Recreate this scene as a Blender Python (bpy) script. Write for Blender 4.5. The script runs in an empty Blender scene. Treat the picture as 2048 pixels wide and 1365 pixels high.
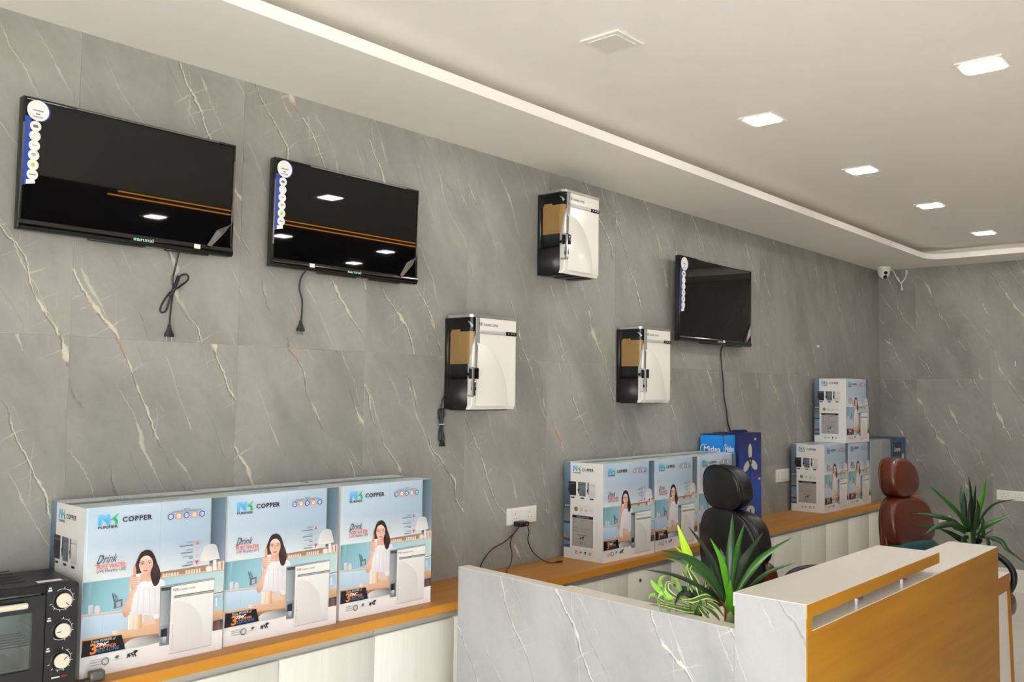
import bpy, bmesh, math, random
from mathutils import Vector, Matrix
from mathutils.geometry import tessellate_polygon

random.seed(7)
SC = bpy.context.scene
COL = SC.collection
R = math.radians

# ------------------------------------------------------------------ camera
def make_camera():
    yaw, pit, rol = R(48.519), R(3.256), R(0.709)
    f = Vector((math.sin(yaw) * math.cos(pit), math.cos(yaw) * math.cos(pit), math.sin(pit)))
    r = Vector((math.cos(yaw), -math.sin(yaw), 0))
    u = r.cross(f)
    r2 = r * math.cos(rol) + u * math.sin(rol)
    u2 = -r * math.sin(rol) + u * math.cos(rol)
    cam = bpy.data.cameras.new('camera')
    cam.sensor_width = 36.0
    cam.lens = 1817.14 / 2048 * 36.0
    cam.clip_start = 0.02
    ob = bpy.data.objects.new('camera', cam)
    COL.objects.link(ob)
    m = Matrix((r2, u2, -f)).transposed().to_4x4()
    m.translation = Vector((0, -3.0, 1.6))
    ob.matrix_world = m
    SC.camera = ob
make_camera()

# ------------------------------------------------------------------ world, daylight, exposure
SKY = 7.2
SUN = 132.0
LAMP = 54.0
EXPOSURE = 0.84
def make_world():
    w = bpy.data.worlds.new('overcast_sky')
    SC.world = w
    w.use_nodes = True
    nt = w.node_tree
    bg = nt.nodes['Background']
    tc = nt.nodes.new('ShaderNodeTexCoord')
    sep = nt.nodes.new('ShaderNodeSeparateXYZ')
    mr = nt.nodes.new('ShaderNodeMapRange')
    mr.inputs[1].default_value = 0.0
    mr.inputs[2].default_value = 1.0
    ramp = nt.nodes.new('ShaderNodeMix')
    ramp.data_type = 'RGBA'
    ramp.inputs[6].default_value = (0.93, 0.96, 1.0, 1)
    ramp.inputs[7].default_value = (0.74, 0.85, 1.0, 1)
    nt.links.new(tc.outputs['Generated'], sep.inputs[0])
    nt.links.new(sep.outputs[2], mr.inputs[0])
    nt.links.new(mr.outputs[0], ramp.inputs[0])
    nt.links.new(ramp.outputs[2], bg.inputs[0])
    bg.inputs[1].default_value = SKY
make_world()
def make_portal(loc, rot, sx, sy):
    # marks a glazed opening for the sampler; it gives off no light of its own
    l = bpy.data.lights.new('shopfront_portal', 'AREA')
    l.shape = 'RECTANGLE'
    l.size, l.size_y = sx, sy
    l.cycles.is_portal = True
    o = bpy.data.objects.new('shopfront_portal', l)
    COL.objects.link(o)
    o.location = loc
    o.rotation_euler = rot
make_portal((-2.01, -4.0, 1.4), (0, R(-90), 0), 2.6, 4.0)
make_portal((-0.7, -6.01, 1.4), (R(90), 0, 0), 2.6, 2.6)
def make_sun():
    # high sun over the street: falls on the pavement and on the floor just inside the glass
    l = bpy.data.lights.new('sun', 'SUN')
    l.energy = SUN
    l.angle = R(1.0)
    l.color = (1.0, 0.985, 0.965)
    o = bpy.data.objects.new('sun', l)
    COL.objects.link(o)
    o.rotation_euler = Vector((0.62, 0.12, -1.0)).to_track_quat('-Z', 'Y').to_euler()
make_sun()
vs = SC.view_settings
vs.view_transform = 'Standard'
vs.look = 'None'
vs.gamma = 1.0
vs.use_curve_mapping = False
vs.exposure = EXPOSURE
try:
    SC.cycles.max_bounces = 10
    SC.cycles.diffuse_bounces = 6
    SC.cycles.transparent_max_bounces = 12
    SC.cycles.sample_clamp_indirect = 6.0
    SC.cycles.caustics_reflective = False
    SC.cycles.caustics_refractive = False
    SC.cycles.use_denoising = True
except Exception:
    pass

# ------------------------------------------------------------------ colour and materials
def lin(c):
    return c / 12.92 if c <= 0.04045 else ((c + 0.055) / 1.055) ** 2.4
def rgb(r, g, b):
    return (lin(r / 255), lin(g / 255), lin(b / 255), 1.0)
MATS = {}
def new_mat(name):
    m = bpy.data.materials.new(name)
    m.use_nodes = True
    return m, m.node_tree, m.node_tree.nodes['Principled BSDF']
def mat(name, col, rough=0.5, metal=0.0, spec=0.5, coat=0.0, noise=0.0, nscale=40.0, bump=0.0, stretch=(1, 1, 1)):
    if name in MATS:
        return MATS[name]
    m, nt, bs = new_mat(name)
    c = rgb(*col)
    bs.inputs['Base Color'].default_value = c
    bs.inputs['Roughness'].default_value = rough
    bs.inputs['Metallic'].default_value = metal
    bs.inputs['Specular IOR Level'].default_value = spec
    bs.inputs['Coat Weight'].default_value = coat
    bs.inputs['Coat Roughness'].default_value = 0.08
    if noise or bump:
        tc = nt.nodes.new('ShaderNodeTexCoord')
        mp = nt.nodes.new('ShaderNodeMapping')
        mp.inputs['Scale'].default_value = stretch
        nz = nt.nodes.new('ShaderNodeTexNoise')
        nz.inputs['Scale'].default_value = nscale
        nz.inputs['Detail'].default_value = 4
        nt.links.new(tc.outputs['Object'], mp.inputs[0])
        nt.links.new(mp.outputs[0], nz.inputs[0])
        if noise:
            mx = nt.nodes.new('ShaderNodeMix')
            mx.data_type = 'RGBA'
            mx.inputs[6].default_value = tuple(max(0, v * (1 - noise)) for v in c[:3]) + (1,)
            mx.inputs[7].default_value = tuple(min(1, v * (1 + noise)) for v in c[:3]) + (1,)
            nt.links.new(nz.outputs[0], mx.inputs[0])
            nt.links.new(mx.outputs[2], bs.inputs['Base Color'])
        if bump:
            bp = nt.nodes.new('ShaderNodeBump')
            bp.inputs['Strength'].default_value = bump
            bp.inputs['Distance'].default_value = 0.004
            nt.links.new(nz.outputs[0], bp.inputs['Height'])
            nt.links.new(bp.outputs[0], bs.inputs['Normal'])
    MATS[name] = m
    return m
def emit(name, col, strength):
    m, nt, bs = new_mat(name)
    bs.inputs['Base Color'].default_value = rgb(*col)
    bs.inputs['Emission Color'].default_value = rgb(*col)
    bs.inputs['Emission Strength'].default_value = strength
    MATS[name] = m
    return m

class NT:
    """tiny node-graph helper"""
    def __init__(s, nt):
        s.nt = nt
    def n(s, t, **kw):
        nd = s.nt.nodes.new(t)
        for k, v in kw.items():
            setattr(nd, k, v)
        return nd
    def put(s, sock, v):
        if hasattr(v, 'is_output'):
            s.nt.links.new(v, sock)
        else:
            sock.default_value = v
    def math(s, op, a, b=0.0, clamp=False):
        nd = s.n('ShaderNodeMath', operation=op, use_clamp=clamp)
        s.put(nd.inputs[0], a)
        s.put(nd.inputs[1], b)
        return nd.outputs[0]
    def noise(s, vec, scale, detail=3, rough=0.55, dist=0.0):
        nd = s.n('ShaderNodeTexNoise')
        s.put(nd.inputs['Vector'], vec)
        nd.inputs['Scale'].default_value = scale
        nd.inputs['Detail'].default_value = detail
        nd.inputs['Roughness'].default_value = rough
        nd.inputs['Distortion'].default_value = dist
        return nd.outputs[0]
    def remap(s, v, a, b, c=0.0, d=1.0, smooth=True):
        nd = s.n('ShaderNodeMapRange')
        nd.interpolation_type = 'SMOOTHSTEP' if smooth else 'LINEAR'
        s.put(nd.inputs[0], v)
        for i, q in enumerate((a, b, c, d)):
            nd.inputs[i + 1].default_value = q
        return nd.outputs[0]
    def mix(s, f, a, b):
        nd = s.n('ShaderNodeMix', data_type='RGBA')
        s.put(nd.inputs[0], f)
        s.put(nd.inputs[6], a)
        s.put(nd.inputs[7], b)
        return nd.outputs[2]
    def xyz(s, x, y, z=0.0):
        nd = s.n('ShaderNodeCombineXYZ')
        s.put(nd.inputs[0], x)
        s.put(nd.inputs[1], y)
        s.put(nd.inputs[2], z)
        return nd.outputs[0]

def marble(name, horiz, dark, light, cream, rust, rand=True, vein=1.0, flip=False, rough=0.32):
    """veined grey stone: slanting broken veins; horiz = which local axis runs sideways"""
    m, nt, bs = new_mat(name)
    g = NT(nt)
    tc = g.n('ShaderNodeTexCoord')
    sp = g.n('ShaderNodeSeparateXYZ')
    nt.links.new(tc.outputs['Object'], sp.inputs[0])
    h, z = sp.outputs[horiz], sp.outputs[2]
    if flip:
        h = g.math('MULTIPLY', h, -1.0)
    if rand:
        oi = g.n('ShaderNodeObjectInfo')
        off = g.math('MULTIPLY', oi.outputs['Random'], 57.0)
    else:
        off = 3.7
    def turn(deg):
        c_, s_ = math.cos(R(deg)), math.sin(R(deg))
        return (g.math('SUBTRACT', g.math('MULTIPLY', h, c_), g.math('MULTIPLY', z, s_)),
                g.math('ADD', g.math('MULTIPLY', h, s_), g.math('MULTIPLY', z, c_)))
    a, b = turn(61)
    raw = g.xyz(a, b, off)
    def strand(a, b, gap, seed, wander, wmin, wmax, lo, hi, shift=0.0, run=1.6):
        """a family of broken, wandering lines running along a, about gap metres apart"""
        sd = g.math('ADD', off, seed)
        v = g.xyz(a, b, sd)
        w1 = g.math('MULTIPLY', g.math('SUBTRACT', g.noise(v, 2.2, 2), 0.5), wander)
        w2 = g.math('MULTIPLY', g.math('SUBTRACT', g.noise(v, 11.0, 4, 0.6), 0.5), wander * 0.15)
        w3 = g.math('MULTIPLY', g.math('SUBTRACT', g.noise(v, 70.0, 2), 0.5), 0.010)
        u = g.math('DIVIDE', g.math('ADD', g.math('ADD', g.math('ADD', b, w1), g.math('ADD', w2, w3)), shift + 40.0), gap)
        cell = g.math('FLOOR', u)
        wn = g.n('ShaderNodeTexWhiteNoise', noise_dimensions='2D')
        nt.links.new(g.xyz(cell, sd), wn.inputs['Vector'])
        ctr = g.math('ADD', g.math('MULTIPLY', wn.outputs[0], 0.5), 0.25)
        d = g.math('MULTIPLY', g.math('ABSOLUTE', g.math('SUBTRACT', g.math('FRACT', u), ctr)), gap)
        key = g.xyz(g.math('MULTIPLY', a, run), g.math('MULTIPLY', cell, 7.31), sd)
        mask = g.remap(g.noise(key, 1.7, 3, 0.6), lo, hi)
        wid = g.remap(g.noise(g.xyz(g.math('MULTIPLY', a, 9.0), g.math('MULTIPLY', cell, 3.7), sd), 1.0, 2), 0.5, 0.8, wmin, wmax)
        line = g.math('MULTIPLY', g.math('SUBTRACT', 1.0, g.math('DIVIDE', d, wid), True), mask)
        near = g.math('MULTIPLY', g.remap(d, 0.0, 0.09, 1, 0), mask)
        return g.math('MINIMUM', g.math('MULTIPLY', line, 1.6), 1.0), near
    c1 = g.noise(g.xyz(g.math('MULTIPLY', a, 0.5), b, off), 2.6, 5, 0.62, 0.4)
    c2 = g.noise(raw, 30.0, 5, 0.72)
    cl = g.math('ADD', g.remap(c1, 0.3, 0.7), g.math('MULTIPLY', g.math('SUBTRACT', c2, 0.5), 0.6))
    col = g.mix(cl, rgb(*dark), rgb(*light))
    v1, near = strand(a, b, 0.28, 0.0, 0.22, 0.003, 0.022, 0.44, 0.55)
    v1d, _ = strand(a, b, 0.28, 0.0, 0.22, 0.0035, 0.008, 0.40, 0.50, 0.005)
    v2, _ = strand(a, b, 0.12, 5.3, 0.16, 0.0014, 0.009, 0.47, 0.60)
    v2d, _ = strand(a, b, 0.16, 8.9, 0.2, 0.0016, 0.005, 0.53, 0.64)
    a3, b3 = turn(-28)
    v3, _ = strand(a3, b3, 0.08, 3.1, 0.12, 0.0016, 0.009, 0.42, 0.54, 0.0, 3.0)
    a4, b4 = turn(86)
    v4, _ = strand(a4, b4, 0.10, 6.7, 0.12, 0.0016, 0.008, 0.43, 0.56, 0.0, 3.0)
    tw = g.math('MULTIPLY', g.math('MAXIMUM', v3, v4), near)
    rawb = g.xyz(a, b, g.math('ADD', off, 9.1))
    col = g.mix(g.math('MULTIPLY', near, 0.22), col, rgb(*light))
    col = g.mix(g.math('MULTIPLY', v1d, 0.5 * vein), col, rgb(*[q * 0.58 for q in dark]))
    col = g.mix(g.math('MULTIPLY', v2d, 0.34 * vein), col, rgb(*[q * 0.66 for q in dark]))
    col = g.mix(g.math('MULTIPLY', v2, 0.5 * vein), col, rgb(*cream))
    rk = g.remap(g.noise(rawb, 6.0, 2), 0.56, 0.64)
    vc = g.mix(g.math('MULTIPLY', rk, 0.75), rgb(*cream), rgb(*rust))
    col = g.mix(g.math('MULTIPLY', g.math('MAXIMUM', v1, g.math('MULTIPLY', tw, 0.5)), 0.85 * vein), col, vc)
    nt.links.new(col, bs.inputs['Base Color'])
    bs.inputs['Roughness'].default_value = rough
    bs.inputs['Specular IOR Level'].default_value = 0.35
    MATS[name] = m
    return m

def wood(name, axis, c0, c1, rough=0.4, scale=1.0, slant=0.0):
    m, nt, bs = new_mat(name)
    g = NT(nt)
    tc = g.n('ShaderNodeTexCoord')
    mp = g.n('ShaderNodeMapping')
    s = [30.0 * scale] * 3
    s[axis] = 1.3 * scale
    mp.inputs['Scale'].default_value = s
    if slant:
        mp.inputs['Rotation'].default_value = (0, R(slant), 0)
    nt.links.new(tc.outputs['Object'], mp.inputs[0])
    n1 = g.noise(mp.outputs[0], 1.0, 5, 0.6, 0.3)
    mp2 = g.n('ShaderNodeMapping')
    s2 = [5.0 * scale] * 3
    s2[axis] = 0.7 * scale
    mp2.inputs['Scale'].default_value = s2
    if slant:
        mp2.inputs['Rotation'].default_value = (0, R(slant), 0)
    nt.links.new(tc.outputs['Object'], mp2.inputs[0])
    n2 = g.noise(mp2.outputs[0], 1.0, 3, 0.5, 0.6)
    f = g.math('ADD', g.math('MULTIPLY', g.remap(n1, 0.3, 0.7), 0.4), g.math('MULTIPLY', g.remap(n2, 0.3, 0.7), 0.6))
    nt.links.new(g.mix(f, rgb(*c0), rgb(*c1)), bs.inputs['Base Color'])
    bs.inputs['Roughness'].default_value = rough
    bs.inputs['Specular IOR Level'].default_value = 0.2
    MATS[name] = m
    return m

def clear(name, tint, alpha, rough=0.03, haze=0.0, shine=0.9):
    """thin clear sheet: see-through with a surface reflection"""
    m, nt, bs = new_mat(name)
    g = NT(nt)
    out = nt.nodes['Material Output']
    tr = g.n('ShaderNodeBsdfTransparent')
    tr.inputs[0].default_value = rgb(*tint)
    gl = g.n('ShaderNodeBsdfGlossy')
    gl.inputs['Roughness'].default_value = rough
    fr = g.n('ShaderNodeFresnel')
    fr.inputs[0].default_value = 1.45
    mx = g.n('ShaderNodeMixShader')
    nt.links.new(g.math('ADD', g.math('MULTIPLY', fr.outputs[0], shine), alpha), mx.inputs[0])
    if haze:
        df = g.n('ShaderNodeBsdfDiffuse')
        df.inputs[0].default_value = rgb(226, 228, 230)
        hz = g.n('ShaderNodeMixShader')
        hz.inputs[0].default_value = haze
        nt.links.new(tr.outputs[0], hz.inputs[1])
        nt.links.new(df.outputs[0], hz.inputs[2])
        tr = hz
    nt.links.new(tr.outputs[0], mx.inputs[1])
    nt.links.new(gl.outputs[0], mx.inputs[2])
    nt.links.new(mx.outputs[0], out.inputs[0])
    MATS[name] = m
    return m

def printed(name, rough=0.35):
    m, nt, bs = new_mat(name)
    at = nt.nodes.new('ShaderNodeAttribute')
    at.attribute_name = 'ink'
    nt.links.new(at.outputs['Color'], bs.inputs['Base Color'])
    bs.inputs['Roughness'].default_value = rough
    bs.inputs['Specular IOR Level'].default_value = 0.4
    MATS[name] = m
    return m

M_PRINT = printed('printed_card')
M_PRINT_FILM = printed('printed_gloss', 0.2)
M_TILE = marble('wall_stone', 0, (132, 131, 126), (158, 156, 150), (210, 204, 185), (160, 112, 80))
M_TILE_END = marble('end_wall_stone', 0, (132, 131, 126), (158, 156, 150), (210, 204, 185), (160, 112, 80))
M_DESKSTONE = marble('desk_stone', 1, (154, 155, 155), (177, 177, 176), (226, 224, 216), (214, 190, 150), rand=False, vein=0.9, flip=True, rough=0.3)  # same marble as the wall, daylight on it put into the lighter tones
M_GROUT = mat('grout', (204, 190, 174), 0.8)
M_LIP = mat('lip_white', (250, 246, 240), 0.7)
M_CEIL = mat('ceiling_paint', (245, 241, 234), 0.75, noise=0.015, nscale=3)
M_DARKCEIL = mat('dark_ceiling_paint', (70, 64, 56), 0.8)
M_DARKWALL = mat('dark_wall_paint', (46, 42, 38), 0.7)
M_FLOOR = mat('floor_tile_glaze', (232, 228, 218), 0.22, noise=0.03, nscale=5)
M_OAK = wood('oak_laminate', 0, (156, 106, 46), (184, 132, 66), 0.42)
M_OAKEDGE = wood('oak_edge_band', 0, (182, 124, 42), (206, 146, 58), 0.42)
M_DESKWOOD = wood('desk_veneer', 0, (152, 99, 8), (178, 124, 18), 0.45, 0.9, 14)
M_WHITELAM = mat('white_laminate', (232, 226, 216), 0.3, noise=0.015, nscale=10, stretch=(1, 8, 1))
M_DOOR = wood('door_laminate', 2, (220, 219, 208), (231, 230, 220), 0.5, 2.2)
M_RAIL = mat('rail_aluminium', (196, 194, 184), 0.4, 0.3)
M_DARKGAP = mat('plinth_dark', (40, 38, 36), 0.7)
M_BLACK = mat('black_plastic', (20, 20, 21), 0.42)
M_BLACKGLOSS = mat('black_gloss', (10, 10, 11), 0.1)
M_SCREEN = mat('screen_glass', (6, 6, 7), 0.02, spec=0.32)
M_RUBBER = mat('black_rubber', (22, 22, 23), 0.5)
M_WHITEP = mat('white_plastic', (236, 233, 224), 0.28)
M_WHITEGLOSS = mat('white_gloss', (238, 235, 226), 0.24, coat=0.12)
M_BAR = mat('satin_bar', (206, 204, 200), 0.34, 0.35)
M_SILVER = mat('silver_plastic', (176, 175, 172), 0.3, 0.7)
M_CHROME = mat('chrome', (214, 214, 214), 0.12, 1.0)
M_STEEL = mat('brushed_steel', (190, 186, 178), 0.3, 1.0)
M_KNOB = mat('cream_knob', (216, 208, 186), 0.35)
M_CARD = mat('white_carton', (232, 229, 223), 0.6)
M_BROWNCARD = mat('brown_card', (206, 160, 98), 0.75, noise=0.06, nscale=12)
M_TANK = clear('clear_tank', (222, 224, 224), 0.008, 0.06, 0.0, 0.5)
M_GLASS = clear('window_glass', (246, 246, 246), 0.02)
M_OVENGLASS = clear('oven_glass', (228, 234, 232), 0.13, 0.06)
M_WRAP = clear('plastic_wrap', (250, 250, 250), 0.10, 0.28)
M_HAZE = clear('cloudy_wrap', (250, 250, 250), 0.06, 0.25, 0.36)
M_FILM = clear('peeled_film', (226, 226, 214), 0.22, 0.2)
M_TAN = mat('brown_leather', (90, 41, 22), 0.27, bump=0.15, nscale=160)
M_BLACKLEATHER = mat('black_leather', (22, 22, 22), 0.36, bump=0.12, nscale=160)
M_TEAL = mat('teal_fabric', (22, 78, 78), 0.7)
M_SOIL = mat('potting_soil', (52, 40, 30), 0.9, noise=0.4, nscale=60, bump=0.6)
M_POT = mat('white_pot', (224, 226, 214), 0.3)
M_LIGHT = emit('light_panel_lit', (255, 253, 250), LAMP)
M_LIGHTOFF = mat('light_panel_unlit', (226, 222, 212), 0.4)
M_ORANGE = emit('orange_led_strip', (255, 170, 60), 9.0)
M_PAVE = mat('pavement_stone', (150, 147, 140), 0.85, noise=0.1, nscale=8)
M_OVENIN = mat('oven_inside', (232, 236, 234), 0.4)
LEAF = {}
for k, c in dict(d=(33, 66, 26), m=(42, 88, 22), k=(26, 46, 24), b=(70, 136, 22), l=(168, 208, 40), n=(126, 180, 62), r=(150, 84, 48)).items():
    LEAF[k] = mat('leaf_' + k, c, 0.38, noise=0.16, nscale=25)
    bsdf = LEAF[k].node_tree.nodes['Principled BSDF']
    bsdf.inputs['Subsurface Weight'].default_value = 0.0
def striped_leaf():
    # dark green blade with cream margins, across the blade's own width (UV x)
    m, nt, bs = new_mat('leaf_variegated')
    g = NT(nt)
    uv = g.n('ShaderNodeUVMap')
    sp = g.n('ShaderNodeSeparateXYZ')
    nt.links.new(uv.outputs[0], sp.inputs[0])
    e = g.math('ABSOLUTE', g.math('SUBTRACT', sp.outputs[0], 0.5))
    tc = g.n('ShaderNodeTexCoord')
    nz = g.noise(tc.outputs['Object'], 60.0, 2)
    f = g.remap(g.math('ADD', e, g.math('MULTIPLY', g.math('SUBTRACT', nz, 0.5), 0.12)), 0.27, 0.33)
    nt.links.new(g.mix(f, rgb(54, 98, 48), rgb(214, 212, 122)), bs.inputs['Base Color'])
    bs.inputs['Roughness'].default_value = 0.4
    MATS['leaf_variegated'] = m
    return m
LEAF['v'] = striped_leaf()

# ------------------------------------------------------------------ scene tree helpers
def link(o, parent=None):
    COL.objects.link(o)
    if parent is not None:
        o.parent = parent
    return o
def finish(name, me, mats, parent=None, smooth=False, loc=None):
    if not isinstance(mats, (list, tuple)):
        mats = [mats]
    for m in mats:
        me.materials.append(m)
    if smooth:
        for p in me.polygons:
            p.use_smooth = True
    o = bpy.data.objects.new(name, me)
    if loc is not None:
        o.location = loc
    return link(o, parent)
def from_bm(name, bm, mats, parent=None, smooth=False, loc=None, autosmooth=None):
    me = bpy.data.meshes.new(name)
    bmesh.ops.recalc_face_normals(bm, faces=bm.faces)
    if autosmooth is not None:
        for e in bm.edges:
            e.smooth = len(e.link_faces) == 2 and e.calc_face_angle(0) < R(autosmooth)
        smooth = True
    bm.to_mesh(me)
    bm.free()
    return finish(name, me, mats, parent, smooth, loc)
def thing(name, label, cat, loc=(0, 0, 0), rz=0.0, group=None):
    o = bpy.data.objects.new(name, None)
    o.empty_display_size = 0.05
    o.location = loc
    o.rotation_euler = (0, 0, rz)
    o['label'] = label
    o['category'] = cat
    if group:
        o['group'] = group
    return link(o)
def tag(o, label, cat, group=None):
    o['label'] = label
    o['category'] = cat
    if group:
        o['group'] = group
    return o
def struct(o):
    o['kind'] = 'structure'
    return o
def dup(root, loc, label, rz=None):
    r = root.copy()
    COL.objects.link(r)
    r.location = loc
    if rz is not None:
        r.rotation_euler = (0, 0, rz)
    r['label'] = label
    for ch in list(root.children):
        c = ch.copy()
        COL.objects.link(c)
        c.parent = r
        for gch in ch.children:
            d = gch.copy()
            COL.objects.link(d)
            d.parent = c
    return r

# ------------------------------------------------------------------ shapes
def bm_box(bm, lo, hi, bev=0.0, seg=2, mi=0):
    lo, hi = Vector(lo), Vector(hi)
    r = bmesh.ops.create_cube(bm, size=1.0)
    vs_ = r['verts']
    c, s = (lo + hi) / 2, hi - lo
    for v in vs_:
        v.co = Vector((v.co.x * s.x, v.co.y * s.y, v.co.z * s.z)) + c
    fs = set(f for v in vs_ for f in v.link_faces)
    for f in fs:
        f.material_index = mi
    if bev > 0:
        es = list(set(e for v in vs_ for e in v.link_edges))
        rb = bmesh.ops.bevel(bm, geom=es, offset=bev, segments=seg, affect='EDGES', profile=0.6)
        for f in rb['faces']:
            f.material_index = mi
    return bm
def box(name, lo, hi, m, parent=None, bev=0.0, seg=2, smooth=None):
    bm = bmesh.new()
    bm_box(bm, lo, hi, bev, seg)
    return from_bm(name, bm, m, parent, autosmooth=(35 if bev > 0 else None) if smooth is None else smooth)
def bm_prism(bm, pts, axis, a, b, mi=0):
    """polygon pts (2D) extruded along axis from a to b; axis 'x': pts=(y,z), 'y': (x,z), 'z': (x,y)"""
    def P(p, t):
        return {'x': (t, p[0], p[1]), 'y': (p[0], t, p[1]), 'z': (p[0], p[1], t)}[axis]
    va = [bm.verts.new(P(p, a)) for p in pts]
    vb = [bm.verts.new(P(p, b)) for p in pts]
    n = len(pts)
    fs = [bm.faces.new(va), bm.faces.new(vb[::-1])]
    for i in range(n):
        fs.append(bm.faces.new((va[i], vb[i], vb[(i + 1) % n], va[(i + 1) % n])))
    for f in fs:
        f.material_index = mi
    return fs
def prism(name, pts, axis, a, b, m, parent=None, autosmooth=None, bev=0.0):
    bm = bmesh.new()
    bm_prism(bm, pts, axis, a, b)
    if bev > 0:
        bmesh.ops.bevel(bm, geom=list(bm.edges), offset=bev, segments=2, affect='EDGES')
    return from_bm(name, bm, m, parent, autosmooth=autosmooth)
def catmull(pts, n=6, closed=False):
    P = [Vector(p) for p in pts]
    N = len(P)
    out = []
    rng = range(N) if closed else range(N - 1)
    for i in rng:
        if closed:
            p0, p1, p2, p3 = P[(i - 1) % N], P[i], P[(i + 1) % N], P[(i + 2) % N]
        else:
            p0, p1, p2, p3 = P[max(i - 1, 0)], P[i], P[i + 1], P[min(i + 2, N - 1)]
        for k in range(n):
            t = k / n
            out.append(0.5 * ((2 * p1) + (p2 - p0) * t + (2 * p0 - 5 * p1 + 4 * p2 - p3) * t * t + (3 * p1 - p0 - 3 * p2 + p3) * t ** 3))
    if not closed:
        out.append(P[-1].copy())
    return out
def bm_tube(bm, pts, rad, seg=8, mi=0, caps=True):
    n = len(pts)
    rads = rad if isinstance(rad, (list, tuple)) else [rad] * n
    T = [(pts[min(i + 1, n - 1)] - pts[max(i - 1, 0)]).normalized() for i in range(n)]
    nrm = T[0].orthogonal().normalized()
    rings = []
    for i in range(n):
        nrm = (nrm - T[i] * nrm.dot(T[i]))
        nrm = nrm.normalized() if nrm.length > 1e-6 else T[i].orthogonal().normalized()
        bn = T[i].cross(nrm)
        rings.append([bm.verts.new(pts[i] + (nrm * math.cos(2 * math.pi * k / seg) + bn * math.sin(2 * math.pi * k / seg)) * rads[i]) for k in range(seg)])
    for i in range(n - 1):
        for k in range(seg):
            f = bm.faces.new((rings[i][k], rings[i][(k + 1) % seg], rings[i + 1][(k + 1) % seg], rings[i + 1][k]))
            f.material_index = mi
    if caps:
        for rg in (rings[0][::-1], rings[-1]):
            bm.faces.new(rg).material_index = mi
def tube(name, pts, rad, m, parent=None, n=6, seg=8, curve=True):
    bm = bmesh.new()
    bm_tube(bm, catmull(pts, n) if curve else [Vector(p) for p in pts], rad, seg)
    return from_bm(name, bm, m, parent, smooth=True)
def bm_lathe(bm, prof, seg=24, mat_=Matrix.Identity(4), mi=0):
    rings = []
    for r_, z_ in prof:
        if r_ < 1e-6:
            rings.append([bm.verts.new(mat_ @ Vector((0, 0, z_)))])
        else:
            rings.append([bm.verts.new(mat_ @ Vector((r_ * math.cos(2 * math.pi * k / seg), r_ * math.sin(2 * math.pi * k / seg), z_))) for k in range(seg)])
    for A, B in zip(rings, rings[1:]):
        if len(A) == 1 and len(B) == 1:
            continue
        for k in range(seg):
            k2 = (k + 1) % seg
            if len(A) == 1:
                f = bm.faces.new((A[0], B[k2], B[k]))
            elif len(B) == 1:
                f = bm.faces.new((A[k], A[k2], B[0]))
            else:
                f = bm.faces.new((A[k], A[k2], B[k2], B[k]))
            f.material_index = mi
    for rg in (rings[0], rings[-1]):
        if len(rg) > 2:
            bm.faces.new(rg).material_index = mi
def lathe(name, prof, m, parent=None, seg=24, mat_=Matrix.Identity(4), autosmooth=40):
    bm = bmesh.new()
    bm_lathe(bm, prof, seg, mat_)
    return from_bm(name, bm, m, parent, autosmooth=autosmooth)
def rounded_rect(x0, y0, x1, y1, r, n=5):
    out = []
    for cx, cy, a0 in ((x1 - r, y1 - r, 0), (x0 + r, y1 - r, 90), (x0 + r, y0 + r, 180), (x1 - r, y0 + r, 270)):
        for k in range(n + 1):
            a = R(a0 + 90 * k / n)
            out.append((cx + r * math.cos(a), cy + r * math.sin(a)))
    return out

# ------------------------------------------------------------------ flat print: coloured shapes laid on a face
_TXT = {}
def text_tris(s, bold=0.0, shear=0.0, spacing=1.0):
    key = (s, bold, shear, spacing)
    if key not in _TXT:
        cu = bpy.data.curves.new('lettering', 'FONT')
        cu.body = s
        cu.size = 1.0
        cu.offset = bold
        cu.shear = shear
        cu.space_character = spacing
        cu.resolution_u = 2
        ob = bpy.data.objects.new('lettering', cu)
        me = ob.to_mesh()
        me.calc_loop_triangles()
        vs_ = [(v.co.x, v.co.y) for v in me.vertices]
        ts = [tuple(t.vertices) for t in me.loop_triangles]
        ob.to_mesh_clear()
        bpy.data.objects.remove(ob)
        bpy.data.curves.remove(cu)
        xs = [v[0] for v in vs_]
        x0, x1 = min(xs), max(xs)
        _TXT[key] = ([(x - x0, y) for x, y in vs_], ts, x1 - x0)
    return _TXT[key]

def homography(quad):
    """maps picture-plane corners (tl, tr, br, bl) of a seen face to the unit square (u right, v up)"""
    dst = [(0, 1), (1, 1), (1, 0), (0, 0)]
    A, b = [], []
    for (x, y), (u, v) in zip(quad, dst):
        A.append([x, y, 1, 0, 0, 0, -u * x, -u * y]); b.append(u)
        A.append([0, 0, 0, x, y, 1, -v * x, -v * y]); b.append(v)
    n = 8
    M = [r[:] + [q] for r, q in zip(A, b)]
    for i in range(n):
        p = max(range(i, n), key=lambda k: abs(M[k][i]))
        M[i], M[p] = M[p], M[i]
        for k in range(n):
            if k != i:
                f = M[k][i] / M[i][i]
                M[k] = [a_ - f * c_ for a_, c_ in zip(M[k], M[i])]
    h = [M[i][n] / M[i][i] for i in range(n)] + [1.0]
    def f(x, y):
        w = h[6] * x + h[7] * y + h[8]
        return (h[0] * x + h[1] * y + h[2]) / w, (h[3] * x + h[4] * y + h[5]) / w
    return f

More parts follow.
